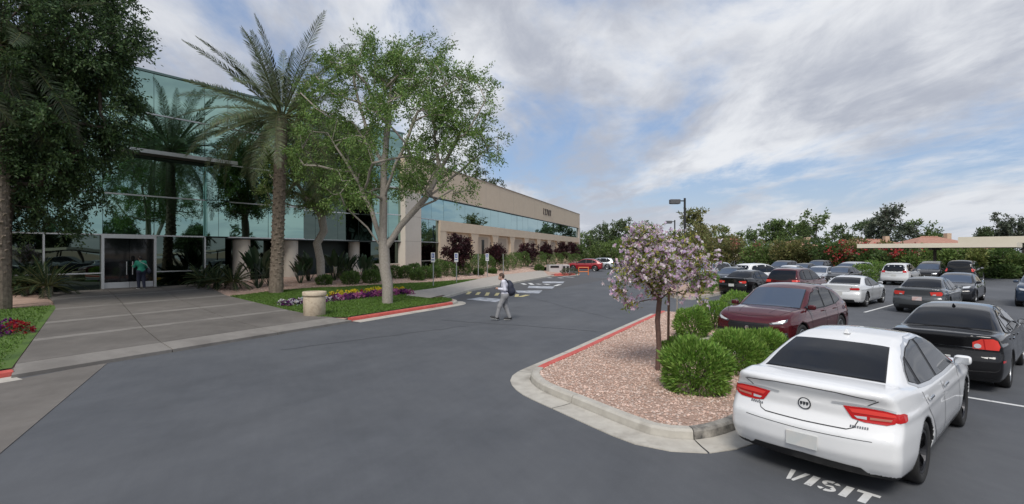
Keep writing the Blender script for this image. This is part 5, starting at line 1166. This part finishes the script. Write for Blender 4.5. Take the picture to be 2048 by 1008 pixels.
    for xw in (sp['ra'], sp['fa']):
        for sg_ in (1, -1):
            w = empty('wheel', (xw, sg_*(hw-.015-sp['tw']/2-.012), sp['rw']), 0 if sg_ > 0 else math.pi, parent=root); link('tyre', t_me, w); link('rim', WHEEL[rk], w)
    return root, patch, line, proj, sp
def both(poly): return [poly, [(-y, z) for y, z in poly]]
def tails(patch, poly, m=REDL, inner=None, off=.008):
    for p, q in zip(both(poly), both(inner) if inner else (None, None)):
        t = patch('tail_light', p, 'rear', m, off, .05)
        if q: patch('reverse_lamp', q, 'rear', CLRL, off+.004, .05, t)
def heads(patch, poly, off=.006, drl=None):
    for i, p in enumerate(both(poly)):
        h = patch('headlight', p, 'front', HEADD, off, .05)
        c = np.mean(p, 0); patch('lamp_reflector', [(c[0]+(y-c[0])*.72, c[1]+(z-c[1])*.68) for y, z in p], 'front', CLRL, off+.004, .05, h)
def plate(root, proj, z, rear=True, m=PLATE):
    l, n = proj((0, z), 'rear' if rear else 'front'); MB().box(-.006, .006, -.155, .155, -.076, .076).build('licence_plate', m, root, l+n*.012, bevel=.004)
# ------------------------------------------------------------------ parked cars
HA = math.radians(41)
def P_(s, t): return st2xy(s, t)
# --- white sedan nearest the camera
SILV = mat('satin_trim', (.62, .63, .64), None, rough=.3, metal=.3)
WH = paint('white', (.80, .80, .79)); BK = paint('black', (.008, .008, .009)); MA = paint('maroon', (.085, .012, .016), .25); GY = paint('grey', (.085, .092, .098), .3); SV = paint('silver', (.50, .52, .54), .5); DG = paint('dark_grey', (.018, .019, .022), .1); BLU = paint('slate_blue', (.05, .075, .12), .4); RD = paint('red', (.27, .008, .016), .1); WH2 = paint('pearl', (.70, .71, .71), .1)
root, patch, line, proj, sp = car('sedan', WH, P_(5.92, 2.03), HA, 'white sedan with dark rear window parked nearest the camera', .024, rim=('twin', 'dark'), feats=('chrome_window',), name='white_sedan')
lamp_p = [(.36, .905), (.55, .915), (.72, .905), (.79, .885), (.80, .84), (.78, .79), (.72, .765), (.54, .765), (.44, .785)]
for sgn in (1, -1):
    t = patch('tail_light', [(sgn*y, z) for y, z in lamp_p], 'rear', REDL, .008, .05)
    patch('lens_upper', [(sgn*y, z) for y, z in ((.41, .885), (.55, .895), (.71, .888), (.775, .872), (.785, .85), (.56, .852), (.44, .85))], 'rear', REDL2, .012, .05, t)
    patch('reverse_lamp', [(sgn*y, z) for y, z in ((.455, .82), (.56, .826), (.56, .795), (.48, .797))], 'rear', CLRL, .013, .05, t)
    patch('lens_band', [(sgn*y, z) for y, z in ((.585, .826), (.76, .83), (.75, .806), (.585, .80))], 'rear', mat('amber_band', (.55, .22, .16), None, rough=.1, coat=.6), .013, .05, t)
    lx = proj((sgn*.785, .84), 'rear')[0].x; patch('lens_side', [(lx-.03, .888), (lx+.10, .88), (lx+.17, .86), (lx+.13, .81), (lx-.03, .79)], 'L' if sgn > 0 else 'R', REDL, .008, .05, t)
    line('chrome_wing', [(sgn*.26, .925), (sgn*.45, .935), (sgn*.68, .925), (sgn*.78, .90)], 'rear', .02, SILV, .012)
line('panel_gap', [(-.64, 1.005), (-.3, 1.035), (0, 1.04), (.3, 1.035), (.64, 1.005)], 'rear', .009, off=.006)
for sgn in (1, -1):
    line('panel_gap', [(sgn*.66, 1.0), (sgn*.60, .96), (sgn*.56, .93)], 'rear', .009); line('panel_gap', [(sgn*.49, .77), (sgn*.46, .70), (sgn*.40, .675)], 'rear', .009)
line('panel_gap', [(-.40, .675), (0, .668), (.40, .675)], 'rear', .010)
line('bumper_crease_shade', [(-.62, .60), (0, .585), (.62, .60)], 'rear', .006); patch('diffuser', [(-.60, .235), (-.52, .31), (0, .325), (.52, .31), (.60, .235)], 'rear', TRIM, .006, .08)  # bumper crease is a flat dark line, its shade painted on
plate(root, proj, .47)
# round badge: ring and three slanted shields
for k in range(16):
    a0, a1 = 2*math.pi*k/16, 2*math.pi*(k+1)/16+.02; line_pts = [(.062*math.cos(a0), .845+.062*math.sin(a0)), (.062*math.cos(a1), .845+.062*math.sin(a1))]
    if k == 0: ringp = []
    ringp.append(line_pts[0])
ro = ringp+[ringp[0]]; patch('badge', [(.066*math.cos(a), .845+.066*math.sin(a)) for a in np.linspace(0, 2*math.pi, 20)[:-1]], 'rear', mat('badge_dark', (.16, .17, .18), None, rough=.25, metal=.8), .009, .04)
patch('badge_face', [(.053*math.cos(a), .845+.053*math.sin(a)) for a in np.linspace(0, 2*math.pi, 20)[:-1]], 'rear', WH, .012, .04)
for j in (-1, 0, 1): patch('badge_shield', [(-j*.03+.012, .866), (-j*.03-.014, .866), (-j*.03-.012, .842), (-j*.03+.004, .822), (-j*.03+.014, .842)], 'rear', MATS['badge_dark'], .014, .03)
for yy, w_, zz_, n in ((.52, .15, .735, 6), (-.50, .16, .70, 8)):
    for j in range(n): patch('badge_letter', [(yy-w_/2+w_*j/n, zz_), (yy-w_/2+w_*(j+.62)/n, zz_), (yy-w_/2+w_*(j+.62)/n, zz_+.022), (yy-w_/2+w_*j/n, zz_+.022)], 'rear', MATS['badge_dark'], .007, .05)
l, n = proj((1.62, 0), 'top'); MB().add([(-.09, -.035, 0), (.09, -.03, 0), (.09, .03, 0), (-.09, .035, 0), (-.085, -.008, .055), (-.02, -.006, .055), (-.02, .006, .055), (-.085, .008, .055)], [[0, 1, 5, 4], [1, 2, 6, 5], [2, 3, 7, 6], [3, 0, 4, 7], [4, 5, 6, 7]]).build('antenna_fin', WH, root, l, bevel=.01)
heads(patch, [(.45, .72), (.75, .78), (.82, .74), (.72, .64), (.5, .62)]); patch('grille', [(-.38, .45), (.38, .45), (.45, .68), (-.45, .68)], 'front', TRIM, .005)
# --- black sedan beyond it
root, patch, line, proj, sp = car('notch', BK, P_(11.95, 1.78), HA, 'glossy black sedan parked in front of the white sedan', .03, rim=('five', 'silver'), name='black_sedan')
lp = [(.44, .90), (.55, .965), (.70, .975), (.755, .94), (.785, .84), (.77, .775), (.44, .785)]
for sgn in (1, -1):
    t = patch('tail_light', [(sgn*y, z) for y, z in lp], 'rear', REDL2, .008, .05)
    patch('lens_divider', [(sgn*y, z) for y, z in ((.575, .965), (.59, .965), (.61, .78), (.595, .78))], 'rear', REDL, .011, .05, t)
    patch('reverse_lamp', [(sgn*(.505+.048*math.cos(a)), .838+.042*math.sin(a)) for a in np.linspace(0, 6.28, 15)[:-1]], 'rear', CLRL, .012, .04, t)
line('panel_gap', [(-.60, .99), (-.48, .90), (-.46, .72), (0, .70), (.46, .72), (.48, .90), (.60, .99)], 'rear', .009); plate(root, proj, .56); line('chrome_strip', [(-.5, .80), (0, .80), (.5, .80)], 'rear', .014, CHR, .009)
for sgn in (1, -1): patch('side_marker', [(.18, .56), (.34, .56), (.34, .60), (.18, .60)], 'L' if sgn > 0 else 'R', REDL, .006)
l, n = proj((1.55, 0), 'top'); MB().add([(-.07, -.03, 0), (.07, -.025, 0), (.07, .025, 0), (-.07, .03, 0), (-.07, -.006, .05), (-.02, -.005, .05), (-.02, .005, .05), (-.07, .006, .05)], [[0, 1, 5, 4], [1, 2, 6, 5], [2, 3, 7, 6], [3, 0, 4, 7], [4, 5, 6, 7]]).build('antenna_fin', BK, root, l)
# --- maroon sports wagon facing the island
root, patch, line, proj, sp = car('fastsuv', MA, P_(12.35+4.73, 5.45), HA+math.pi, 'maroon sports utility car facing the island shrubs', .03, rim=('five', 'silver'), name='maroon_car')
heads(patch, [(.47, .80), (.60, .83), (.75, .885), (.82, .91), (.82, .85), (.75, .795), (.52, .765)], .008)
patch('grille', [(-.46, .50), (.46, .50), (.50, .70), (.47, .79), (-.47, .79), (-.50, .70)], 'front', TRIM, .007, .08)
for j in range(6): line('grille_bar', [(-.45, .54+.042*j), (0, .536+.042*j), (.45, .54+.042*j)], 'front', .008, mat('grille_bar', (.06, .06, .065), None, rough=.3, metal=.7), .011)
patch('badge', [(.05*math.cos(a), .665+.05*math.sin(a)) for a in np.linspace(0, 6.28, 18)[:-1]], 'front', CHR, .016, .04)
for sgn in (1, -1):
    patch('air_intake', [(sgn*.56, .42), (sgn*.86, .46), (sgn*.84, .60), (sgn*.62, .58)], 'front', TRIM, .007); line('bonnet_crease_shade', [(4.35, sgn*.36), (3.9, sgn*.44), (3.55, sgn*.52)], 'top', .02, paint('maroon_shade', (.04, .006, .008), .25), .004); line('panel_gap', [(4.40, sgn*.62), (4.1, sgn*.76), (3.6, sgn*.80)], 'top', .009)  # bonnet creases are flat ribbons with the fold's shade put into the colour
line('panel_gap', [(4.46, -.55), (4.56, 0), (4.46, .55)], 'top', .010); patch('lower_intake', [(-.5, .30), (.5, .30), (.5, .42), (-.5, .42)], 'front', TRIM, .006)
tails(patch, [(.45, .95), (.80, .97), (.82, .9), (.5, .9)])
# --- row across the aisle
rear_s = 26.3
def rear_car(style_, p, pos, lab, near=.045, name='parked_car', lampz=(.76, .92), ly=(.44, .79), rim=('multi', 'silver'), inner=None, pl=.62, plm=PLATE, head=HA, group=None, lm=REDL2, **k):
    root, patch, line, proj, sp = car(style_, p, pos, head, lab, near, rim=rim, name=name, group=group, **k)
    y0, y1 = ly; z0, z1 = lampz; tails(patch, [(y0, z1-.02), (y1-.04, z1), (y1, (z0+z1)/2), (y1-.04, z0), (y0+.03, z0+.01)], lm, inner)
    plate(root, proj, pl, True, plm); line('panel_gap', [(-y0-.1, z1+.05), (-y0, z0-.05), (0, z0-.07), (y0, z0-.05), (y0+.1, z1+.05)], 'rear', .012)
    patch('bumper_trim', [(-.62, .25), (-.58, .36), (.58, .36), (.62, .25)], 'rear', TRIM, .006, .1); return root, patch, line, proj, sp
def front_car(style_, p, pos, lab, near=.05, name='parked_car', rim=('multi', 'silver'), hl=(.72, .86), head=HA+math.pi, gr=(.45, .75, .5), group=None, **k):
    """pos: ground point below the front bumper centre"""
    L = SPEC[style_]['L']; hd = head; px_, py_ = pos[0]-math.cos(hd)*L, pos[1]-math.sin(hd)*L
    root, patch, line, proj, sp = car(style_, p, (px_, py_), hd, lab, near, rim=rim, name=name, group=group, **k)
    z0, z1 = hl; hw = sp['W']/2; heads(patch, [(hw-.48, z0+.01), (hw-.2, z0+.04), (hw-.14, z1+.02), (hw-.2, z1+.02), (hw-.5, z1-.03)], .007)
    patch('grille', [(-gr[2]*.85, gr[0]), (gr[2]*.85, gr[0]), (gr[2], gr[1]), (-gr[2], gr[1])], 'front', TRIM, .006, .08); patch('badge', [(.06*math.cos(a), (gr[0]+gr[1])/2+.045*math.sin(a)) for a in np.linspace(0, 6.28, 12)[:-1]], 'front', CHR, .01, .05)
    plate(root, proj, .42, False); return root, patch, line, proj, sp
rear_car('notch', BK, P_(28.0, 13.25), 'black sedan beside the aisle island with red tail lamps', .045, 'black_sedan', (.74, .88), (.40, .78), inner=[(.45, .80), (.56, .80), (.56, .76), (.45, .76)])
rear_car('suv', MA, P_(27.6, 10.45), 'dark red wagon between the black sedan and the white coupe', .045, 'red_wagon', (.92, 1.06), (.5, .82), pl=.8)
r_ = rear_car('coupe', WH2, P_(26.2, 7.45), 'white coupe parked left of the grey sedan', .04, 'white_coupe', (.78, .89), (.42, .79), lm=REDL, rim=('multi', 'silver'))
rear_car('notch', GY, P_(25.5, 4.5), 'grey sedan with broad red tail lamps across the aisle', .04, 'grey_sedan', (.76, .92), (.40, .78), inner=[(.48, .81), (.58, .82), (.58, .77), (.48, .77)], plm=PLATER)
# --- row facing them
front_car('notch', DG, P_(31.6, 4.35), 'dark sedan nose to nose with the grey sedan', .05, 'dark_sedan')
front_car('fastsuv', BLU, P_(32.0, 1.25), 'slate blue sport utility at the right edge', .05, 'blue_car', gr=(.5, .78, .45))
front_car('notch', BK, P_(37.5, .2), 'black car roof behind the slate blue one at the right edge', .06, 'black_car')
# --- far rows; placed by direction and the distance their wheels give
def by_px(px, Y): return ((px-1024)/F*Y, Y)
rear_car('suv', WH2, by_px(1787, 37.5), 'white wagon with dark rear window left of the carport post', .06, 'white_wagon', (.95, 1.12), (.52, .82), pl=.75, lm=REDL)
rear_car('suv', WH2, by_px(1858, 45.5), 'white wagon under the carport behind its post', .06, 'white_wagon', (.95, 1.12), (.52, .82), pl=.75)
rear_car('bigsuv', BK, by_px(1918, 38.3), 'large black sport utility beside the carport', .06, 'black_suv', (1.0, 1.25), (.68, .86), pl=.8)
front_car('suv', BK, by_px(1848, 39.5), 'black car with bright trim beside the white wagon', .06, 'black_car')
front_car('suv', SV, by_px(1665, 42), 'silver wagon in front of the red blossom hedge', .06, 'silver_wagon', head=HA+math.pi-.3)
front_car('notch', DG, by_px(1662, 36), 'grey sedan roof just behind the white coupe', .06, 'grey_car')
front_car('suv', BK, by_px(1620, 50), 'boxy black off-roader at the back of the lot', .06, 'black_offroader')
front_car('notch', DG, by_px(1588, 46), 'dark sedan in the back row left of the boxy one', .06, 'dark_car')
front_car('notch', SV, by_px(1618, 36.5), 'silver sedan roof behind the dark red wagon', .06, 'silver_car')
front_car('notch', WH2, by_px(1555, 38.5), 'white sedan roof left of the dark red wagon roof', .06, 'white_car')
front_car('suv', DG, by_px(1545, 47), 'dark grey wagon in the back row beside the white one', .06, 'grey_wagon')
rear_car('suv', WH, by_px(1477, 36), 'white estate wagon behind the black sedan', .06, 'white_estate', (.95, 1.12), (.5, .82), pl=.75, head=HA-.25)
front_car('notch', DG, by_px(1432, 34), 'dark car with pale bonnet reflections by the aisle island', .06, 'dark_car')
front_car('suv', SV, by_px(1394, 40), 'silver car half hidden by the blossom tree', .06, 'silver_car')
WD = math.atan2(.335, -.94)
rear_car('fastsuv', RD, (11.9, 65.2), 'red hatchback parked nose-in at the far end of the lane', .06, 'red_car', (.9, 1.05), (.5, .82), head=WD)
rear_car('suv', SV, (14.8, 72), 'silver car next to the red hatchback down the lane', .06, 'silver_car', (.9, 1.05), (.5, .82), head=WD)
rear_car('notch', DG, (17.5, 76), 'dark car beyond the silver one down the lane', .06, 'dark_car', head=WD)
# cars out of frame that the office glass mirrors
for k, (s, t, st_, p, lab) in enumerate(((20, -9, 'suv', SV, 'silver wagon right of the frame, mirrored in the office glass'), (14, -12, 'notch', WH, 'white sedan right of the frame, mirrored in the office glass'), (26, -14, 'notch', BLU, 'blue sedan right of the frame, mirrored in the office glass'), (20, -20, 'suv', DG, 'dark wagon right of the frame, mirrored in the office glass'))):
    rear_car(st_, p, P_(s, t), lab, .06, 'parked_car', group='cars right of the frame')
# ------------------------------------------------------------------ people
def caps(a, b, r0, r1):
    a, b = np.array(a, float), np.array(b, float)
    def f(x, y, z):
        d = b-a; t = np.clip(((x-a[0])*d[0]+(y-a[1])*d[1]+(z-a[2])*d[2])/max((d*d).sum(), 1e-9), 0, 1)
        return np.sqrt((x-a[0]-t*d[0])**2+(y-a[1]-t*d[1])**2+(z-a[2]-t*d[2])**2)-(r0+(r1-r0)*t)
    return f
def ell(c, r):
    c, r = np.array(c, float), np.array(r, float)
    def f(x, y, z):
        k0 = np.sqrt(((x-c[0])/r[0])**2+((y-c[1])/r[1])**2+((z-c[2])/r[2])**2); return (k0-1)*r.min()
    return f
def union(fs, k):
    def f(x, y, z):
        v = fs[0](x, y, z)
        for g in fs[1:]: v = smin(v, g(x, y, z), k)
        return v
    return f
def grow(f, d): return lambda x, y, z: f(x, y, z)-d
def cut(f, g): return lambda x, y, z: np.maximum(f(x, y, z), g(x, y, z))
SKIN = mat('skin', (.50, .30, .22), (.54, .33, .25), 20., .55); HAIRB = mat('hair_brown', (.05, .028, .018), (.09, .05, .03), 60., .6, .5, 120)
def part(name, f, m, par, lo, hi, h=.014):
    P, Q = surface_net(f, lo, hi, h); return link(name, mesh_np(name, P, Q, m, True), par)
def fingers(wr, d, up, side, curl, sgn):
    """palm and five fingers: wr wrist, d hand direction, up back of the hand"""
    wr, d, up = Vector(wr), Vector(d).normalized(), Vector(up).normalized(); s_ = d.cross(up)*sgn; out = [caps(wr, wr+d*.085, .026, .034)]
    for i, L in enumerate((.075, .085, .08, .062)):
        b = wr+d*.088+s_*(.027-.018*i); m_ = b+d*L*.5-up*curl*.25*L; e = m_+d*L*.5*(1-curl)-up*curl*.55*L; out += [caps(b, m_, .0095, .009), caps(m_, e, .009, .0075)]
    b = wr+d*.03+s_*.03; out += [caps(b, b+d*.035+s_*.028, .012, .011), caps(b+d*.035+s_*.028, b+d*.07+s_*.03-up*curl*.02, .011, .009)]
    return out
def person(name, pos, rz, label, J, shirt, trousers, shoe, hair, h=.014, extras=None):
    """J: joints in the person's own frame (x forward, y left, z up)"""
    root = empty(name, pos, rz, label, 'person'); v = {k: np.array(p, float) for k, p in J.items()}; fs = []
    pel, chest, neck, head = v['pelvis'], v['chest'], v['neck'], v['head']
    torso = [caps(pel+[0, .07, 0], pel-[0, .07, 0], .125, .125), caps(pel, chest, .125, .14), caps(chest+[0, .09, .03], chest-[0, .09, -.03], .115, .115), caps(v['shL'], v['shR'], .07, .07)]
    arms = []; legs = []; hands = []
    for s_, sg in (('L', 1), ('R', -1)):
        arms += [caps(v['sh'+s_], v['el'+s_], .056, .045), caps(v['el'+s_], v['wr'+s_], .043, .03)]
        legs += [caps(v['hip'+s_], v['kn'+s_], .092, .062), caps(v['kn'+s_], v['an'+s_], .060, .042)]
        d = v['wr'+s_]-v['el'+s_]; hands += fingers(v['wr'+s_], J.get('hd'+s_, d), J.get('up'+s_, (0, 0, 1)), 0, J.get('curl', .5), sg)
    feet = []
    for s_ in 'LR':
        a = v['an'+s_]; t = v['to'+s_]; feet += [caps(a-[0, 0, .03], t, .045, .034), caps(a+(a-t)*.25*np.array([1, 1, .3])-[0, 0, .04], a-[0, 0, .035], .036, .042)]
    hd = [ell(head, (.098, .078, .118)), ell(head+v.get('face', np.array([.04, 0, -.05])), (.066, .058, .075)), caps(neck-[0, 0, .03], head-[.0, 0, .06], .055, .052)]
    fx = v.get('fwd', np.array([1., 0, 0])); up_ = np.array([0, 0, 1.]); rt = np.array([0, 1., 0])
    face = [caps(head+fx*.092+up_*.005, head+fx*.112-up_*.03, .010, .015), caps(head+fx*.09-up_*.062+rt*.02, head+fx*.09-up_*.062-rt*.02, .009, .009), ell(head+rt*.08-up_*.01, (.022, .014, .032)), ell(head-rt*.08-up_*.01, (.022, .014, .032))]
    body = union([union(torso, .06), union(arms, .03), union(legs, .05), union(hd+face, .02), union(hands, .008), union(feet, .03)], .03)
    lo, hi = (-.75, -.5, -.02), (.75, .5, 1.9); part('body', body, SKIN, root, lo, hi, .0125)
    part('shirt', cut(grow(union([union(torso, .06), union(arms, .03)], .04), .014), union([lambda x, y, z: (pel[2]-.03)-z]+[lambda x, y, z, a=v['wr'+s_], b=v['el'+s_]: ((x-a[0])*(a-b)[0]+(y-a[1])*(a-b)[1]+(z-a[2])*(a-b)[2])/np.linalg.norm(a-b)+.0 if False else (pel[2]-.03)-z for s_ in 'LR'], .001)), shirt, root, lo, hi, h)
    tr_f = union([union(legs, .05), caps(pel+[0, .065, -.02], pel-[0, .065, .02], .128, .128)], .05)
    part('trousers', cut(grow(tr_f, .022), lambda x, y, z: z-(pel[2]+.06)), trousers, root, lo, hi, h)
    part('shoes', grow(union(feet, .02), .012), shoe, root, lo, hi, h); soles = union(feet, .02)
    part('shoe_soles', cut(grow(soles, .018), lambda x, y, z: z-.03-np.where(x > .15, (x-.15)*.22, 0.)), mat('white_sole', (.75, .75, .73), None, rough=.6), root, lo, hi, h)
    hc = head+np.array([-.012, 0, .018]); hf = ell(hc, (.108, .09, .122)); part('hair', cut(hf, lambda x, y, z: ((x-head[0])*fx[0]+(z-head[2])*fx[2])*1.-.045-np.maximum(0, (z-head[2]-.055))*3+np.maximum(0, head[2]-.02-z)*1.6), hair, root, lo, hi, h)
    return root, v
GREYT = mat('grey_trousers', (.25, .25, .255), (.31, .31, .315), 14., .9, .5, 40); LSH = mat('pale_shirt', (.62, .62, .70), (.68, .68, .75), 10., .85, .4, 30); NAVY = mat('navy_bag', (.018, .022, .04), (.028, .032, .055), 16., .7, .4, 40); BLKS = mat('black_shoe', (.02, .02, .022), None, rough=.6)
px, py = 1010, 640.5; X, Y = G(px, py)
# walks towards the left of the picture: forward = -X
J = dict(pelvis=(0, 0, .93), chest=(.03, 0, 1.27), neck=(.065, 0, 1.47), head=(.135, 0, 1.60), face=(.045, 0, -.055), fwd=(.86, 0, -.5), shL=(.05, .175, 1.41), shR=(.05, -.175, 1.41), elL=(-.0, .22, 1.13), elR=(-.02, -.22, 1.13), wrL=(.22, .12, 1.16), wrR=(.20, -.13, 1.12), hdL=(.9, -.3, .25), hdR=(.9, .3, .3), curl=.55,
         hipL=(0, .09, .92), hipR=(0, -.09, .92), knL=(.19, .09, .53), knR=(-.02, -.09, .50), anL=(.30, .09, .13), anR=(-.17, -.09, .105), toL=(.50, .1, .135), toR=(.0, -.1, .048))
man, v = person('person', (X, Y, 0), math.pi, 'man in pale shirt and grey trousers with dark backpack, walking and looking at a phone', J, LSH, GREYT, BLKS, HAIRB, .013)
bag = union([ell((-.20, 0, 1.22), (.12, .16, .20)), ell((-.24, 0, 1.06), (.15, .165, .15)), caps((-.13, 0, 1.38), (-.2, 0, 1.02), .09, .12)], .06)
bk = empty('backpack', (X, Y, 0), math.pi, 'dark navy backpack worn by the walking man', 'backpack'); part('bag', bag, NAVY, bk, (-.6, -.3, .8), (.1, .3, 1.6), .016)
for sg in (1, -1): MB().tube([(-.12, sg*.11, 1.40), (-.02, sg*.12, 1.50), (.12, sg*.125, 1.44), (.17, sg*.13, 1.30), (.10, sg*.15, 1.14), (-.14, sg*.13, 1.05)], .02, 8).build('strap', NAVY, bk, smooth=True)
MB().box(-.006, .006, -.038, .038, -.075, .075).build('phone', BLKS, None, (X-.33, Y+.0, 1.19), (0, .9, 0)); tag(bpy.data.objects['phone'], 'small dark phone held by the walking man', 'phone')
# person pulling the office door
dp = EP(1.45, .75, 0); gzd = float(H(dp.x, dp.y))+.03
J2 = dict(pelvis=(0, 0, .93), chest=(.05, 0, 1.26), neck=(.10, 0, 1.46), head=(.14, 0, 1.60), face=(.045, 0, -.05), fwd=(1, 0, -.1), shL=(.07, .18, 1.40), shR=(.07, -.18, 1.40), elL=(.18, .26, 1.16), elR=(.10, -.27, 1.14), wrL=(.40, .25, 1.2), wrR=(.28, -.20, 1.02), curl=.6,
          hipL=(0, .09, .92), hipR=(0, -.09, .92), knL=(.08, .10, .50), knR=(.0, -.10, .50), anL=(.04, .1, .09), anR=(-.1, -.1, .09), toL=(.2, .12, .045), toR=(.06, -.12, .045))
GRN = mat('green_shirt', (.02, .22, .14), (.03, .27, .18), 14., .85, .4, 30); NVT = mat('navy_trousers', (.02, .024, .045), (.03, .034, .06), 14., .9)
man2, v2 = person('person', (dp.x, dp.y, gzd), math.atan2(.6, -.8), 'person in green shirt and navy trousers at the glass office door', J2, GRN, NVT, BLKS, mat('hair_dark', (.015, .011, .01), None, rough=.6), .018)
bg = empty('shoulder_bag', (dp.x, dp.y, gzd), math.atan2(.6, -.8), 'dark shoulder bag with pale strap carried by the person at the door', 'bag'); part('bag', ell((-.02, -.33, .92), (.2, .09, .16)), NAVY, bg, (-.4, -.6, .6), (.4, 0, 1.3), .02)
MB().tube([(-.1, -.33, 1.05), (-.14, -.2, 1.25), (-.06, .1, 1.45)], .014, 6).build('strap', mat('pale_strap', (.5, .5, .48), None, rough=.8), bg)

# ------------------------------------------------------------------ street furniture
tp = PT(629, 631); tb = empty('litter_bin', (tp[0], tp[1], tp[2]), 0, 'round beige concrete litter bin at the plaza corner', 'bin'); CB = mat('bin_concrete', (.52, .43, .31), (.60, .51, .385), 26., .9, .5, 90, c3=(.46, .37, .27), s3=6., bdist=.006)
MB().lathe([(.36, 0), (.38, .02), (.39, .66), (.385, .68), (.37, .69), (.37, .72), (.385, .73)], 40).build('body', CB, tb, smooth=True); MB().lathe([(.385, .73), (.415, .735), (.42, .76), (.42, .86), (.405, .88), (.27, .885), (.25, .87), (.25, .8), (0, .8)], 40).build('lid', CB, tb, smooth=True); MB().lathe([(.26, .801), (0, .801)], 24).build('liner', DARK, tb)
SIGNW = mat('sign_white', (.72, .73, .74), None, rough=.4); SIGNB = mat('sign_blue', (.02, .08, .35), None, rough=.4); SIGNG = mat('sign_grey_back', (.22, .27, .23), None, rough=.5); POSTG = mat('post_galvanised', (.42, .44, .44), None, rough=.45, metal=.6)
for k, (px, py, top, w, white, lab) in enumerate(((866.6, 573, 505, .3, 1, 'parking sign post with white plate, nearest on the lawn strip'), (913, 566, 506, .3, 1, 'parking sign post with white plate, second on the lawn strip'), (956.5, 553, 508, .22, 0, 'slim sign post with grey plate before the purple tree'), (974.8, 553.5, 507, .3, 1, 'parking sign post with white plate, third along the walk'), (1006.6, 547, 508, .22, 0, 'slim sign post farthest along the walk'))):
    p = PT(px, py); h = CAMH+(504-top)/F*p[1]-p[2]; root = empty('sign_post', p, math.radians(-68 if not white else -25), lab, 'sign post', 'parking sign posts along the walk')
    MB().box(-.025, .025, -.025, .025, -.1, h).build('post', POSTG, root); hh = .62 if white else .5; pl_ = MB().box(-w/2, w/2, -.04, -.027, h-hh, h).build('sign_plate', SIGNW if white else SIGNG, root)
    if white:
        MB().box(-w*.32, w*.32, -.045, -.041, h-.33, h-.06).build('symbol_panel', SIGNB, pl_); MB().lathe([(.03, -.049), (0, -.049)], 12, axis='y').build('symbol', SIGNW, pl_, (0, 0, h-.12)); MB().box(-.04, .04, -.05, -.046, h-.27, h-.17).build('symbol', SIGNW, pl_)
        MB().box(-w*.38, w*.38, -.045, -.041, h-.50, h-.44).build('lettering_bar', SIGNB, pl_)
ub = (*G(1118, 546, .1), .1); u_ = empty('utility_cabinet', ub, math.radians(20), 'pale grey utility cabinet with dark louvres by the far kerb', 'cabinet'); UC = mat('cabinet_grey', (.48, .48, .47), None, rough=.6)
MB().box(-1.4, .2, -.4, .4, -.1, .95).build('cabinet', UC, u_, bevel=.02); MB().box(.24, 1.15, -.4, .4, -.1, .95).build('cabinet', UC, u_, bevel=.02); MB().box(-1.25, -.2, -.43, -.401, .62, .85).build('dark_panel', TRIM, u_)
for j in range(2): MB().box(.3+j*.45, .6+j*.45, -.43, -.401, .1, .8).build('louvre', TRIM, u_)
ob = (*G(1167, 549, .14), .14); o_ = empty('barrier_frame', ob, math.radians(-10), 'small orange frame barrier on the red kerb nose', 'barrier'); ORG = mat('orange_paint', (.70, .20, .06), None, rough=.5)
for xx in (-.5, .5): MB().tube([(xx, 0, -.05), (xx, 0, .8)], .05, 8).build('post', ORG, o_)
for z in (.3, .74): MB().tube([(-.5, 0, z), (.5, 0, z)], .05, 8).build('rail', ORG, o_)
sheet('red_paved_nose', [Dline(9.2, 52), Dline(10.1, 52.8), Dline(10.2, 54.4), Dline(9.3, 56.2), Dline(7.2, 57), Dline(7.2, 53)], .16, REDP, .8, kind='structure')
bush('bed_shrub', (*G(1140, 549, .15), .15), .9, .32, 'low grey-green shrub between the cabinet and the orange barrier', 900, (.13, .022), (.10, .12, .07), (.15, .16, .1), .3, 333)
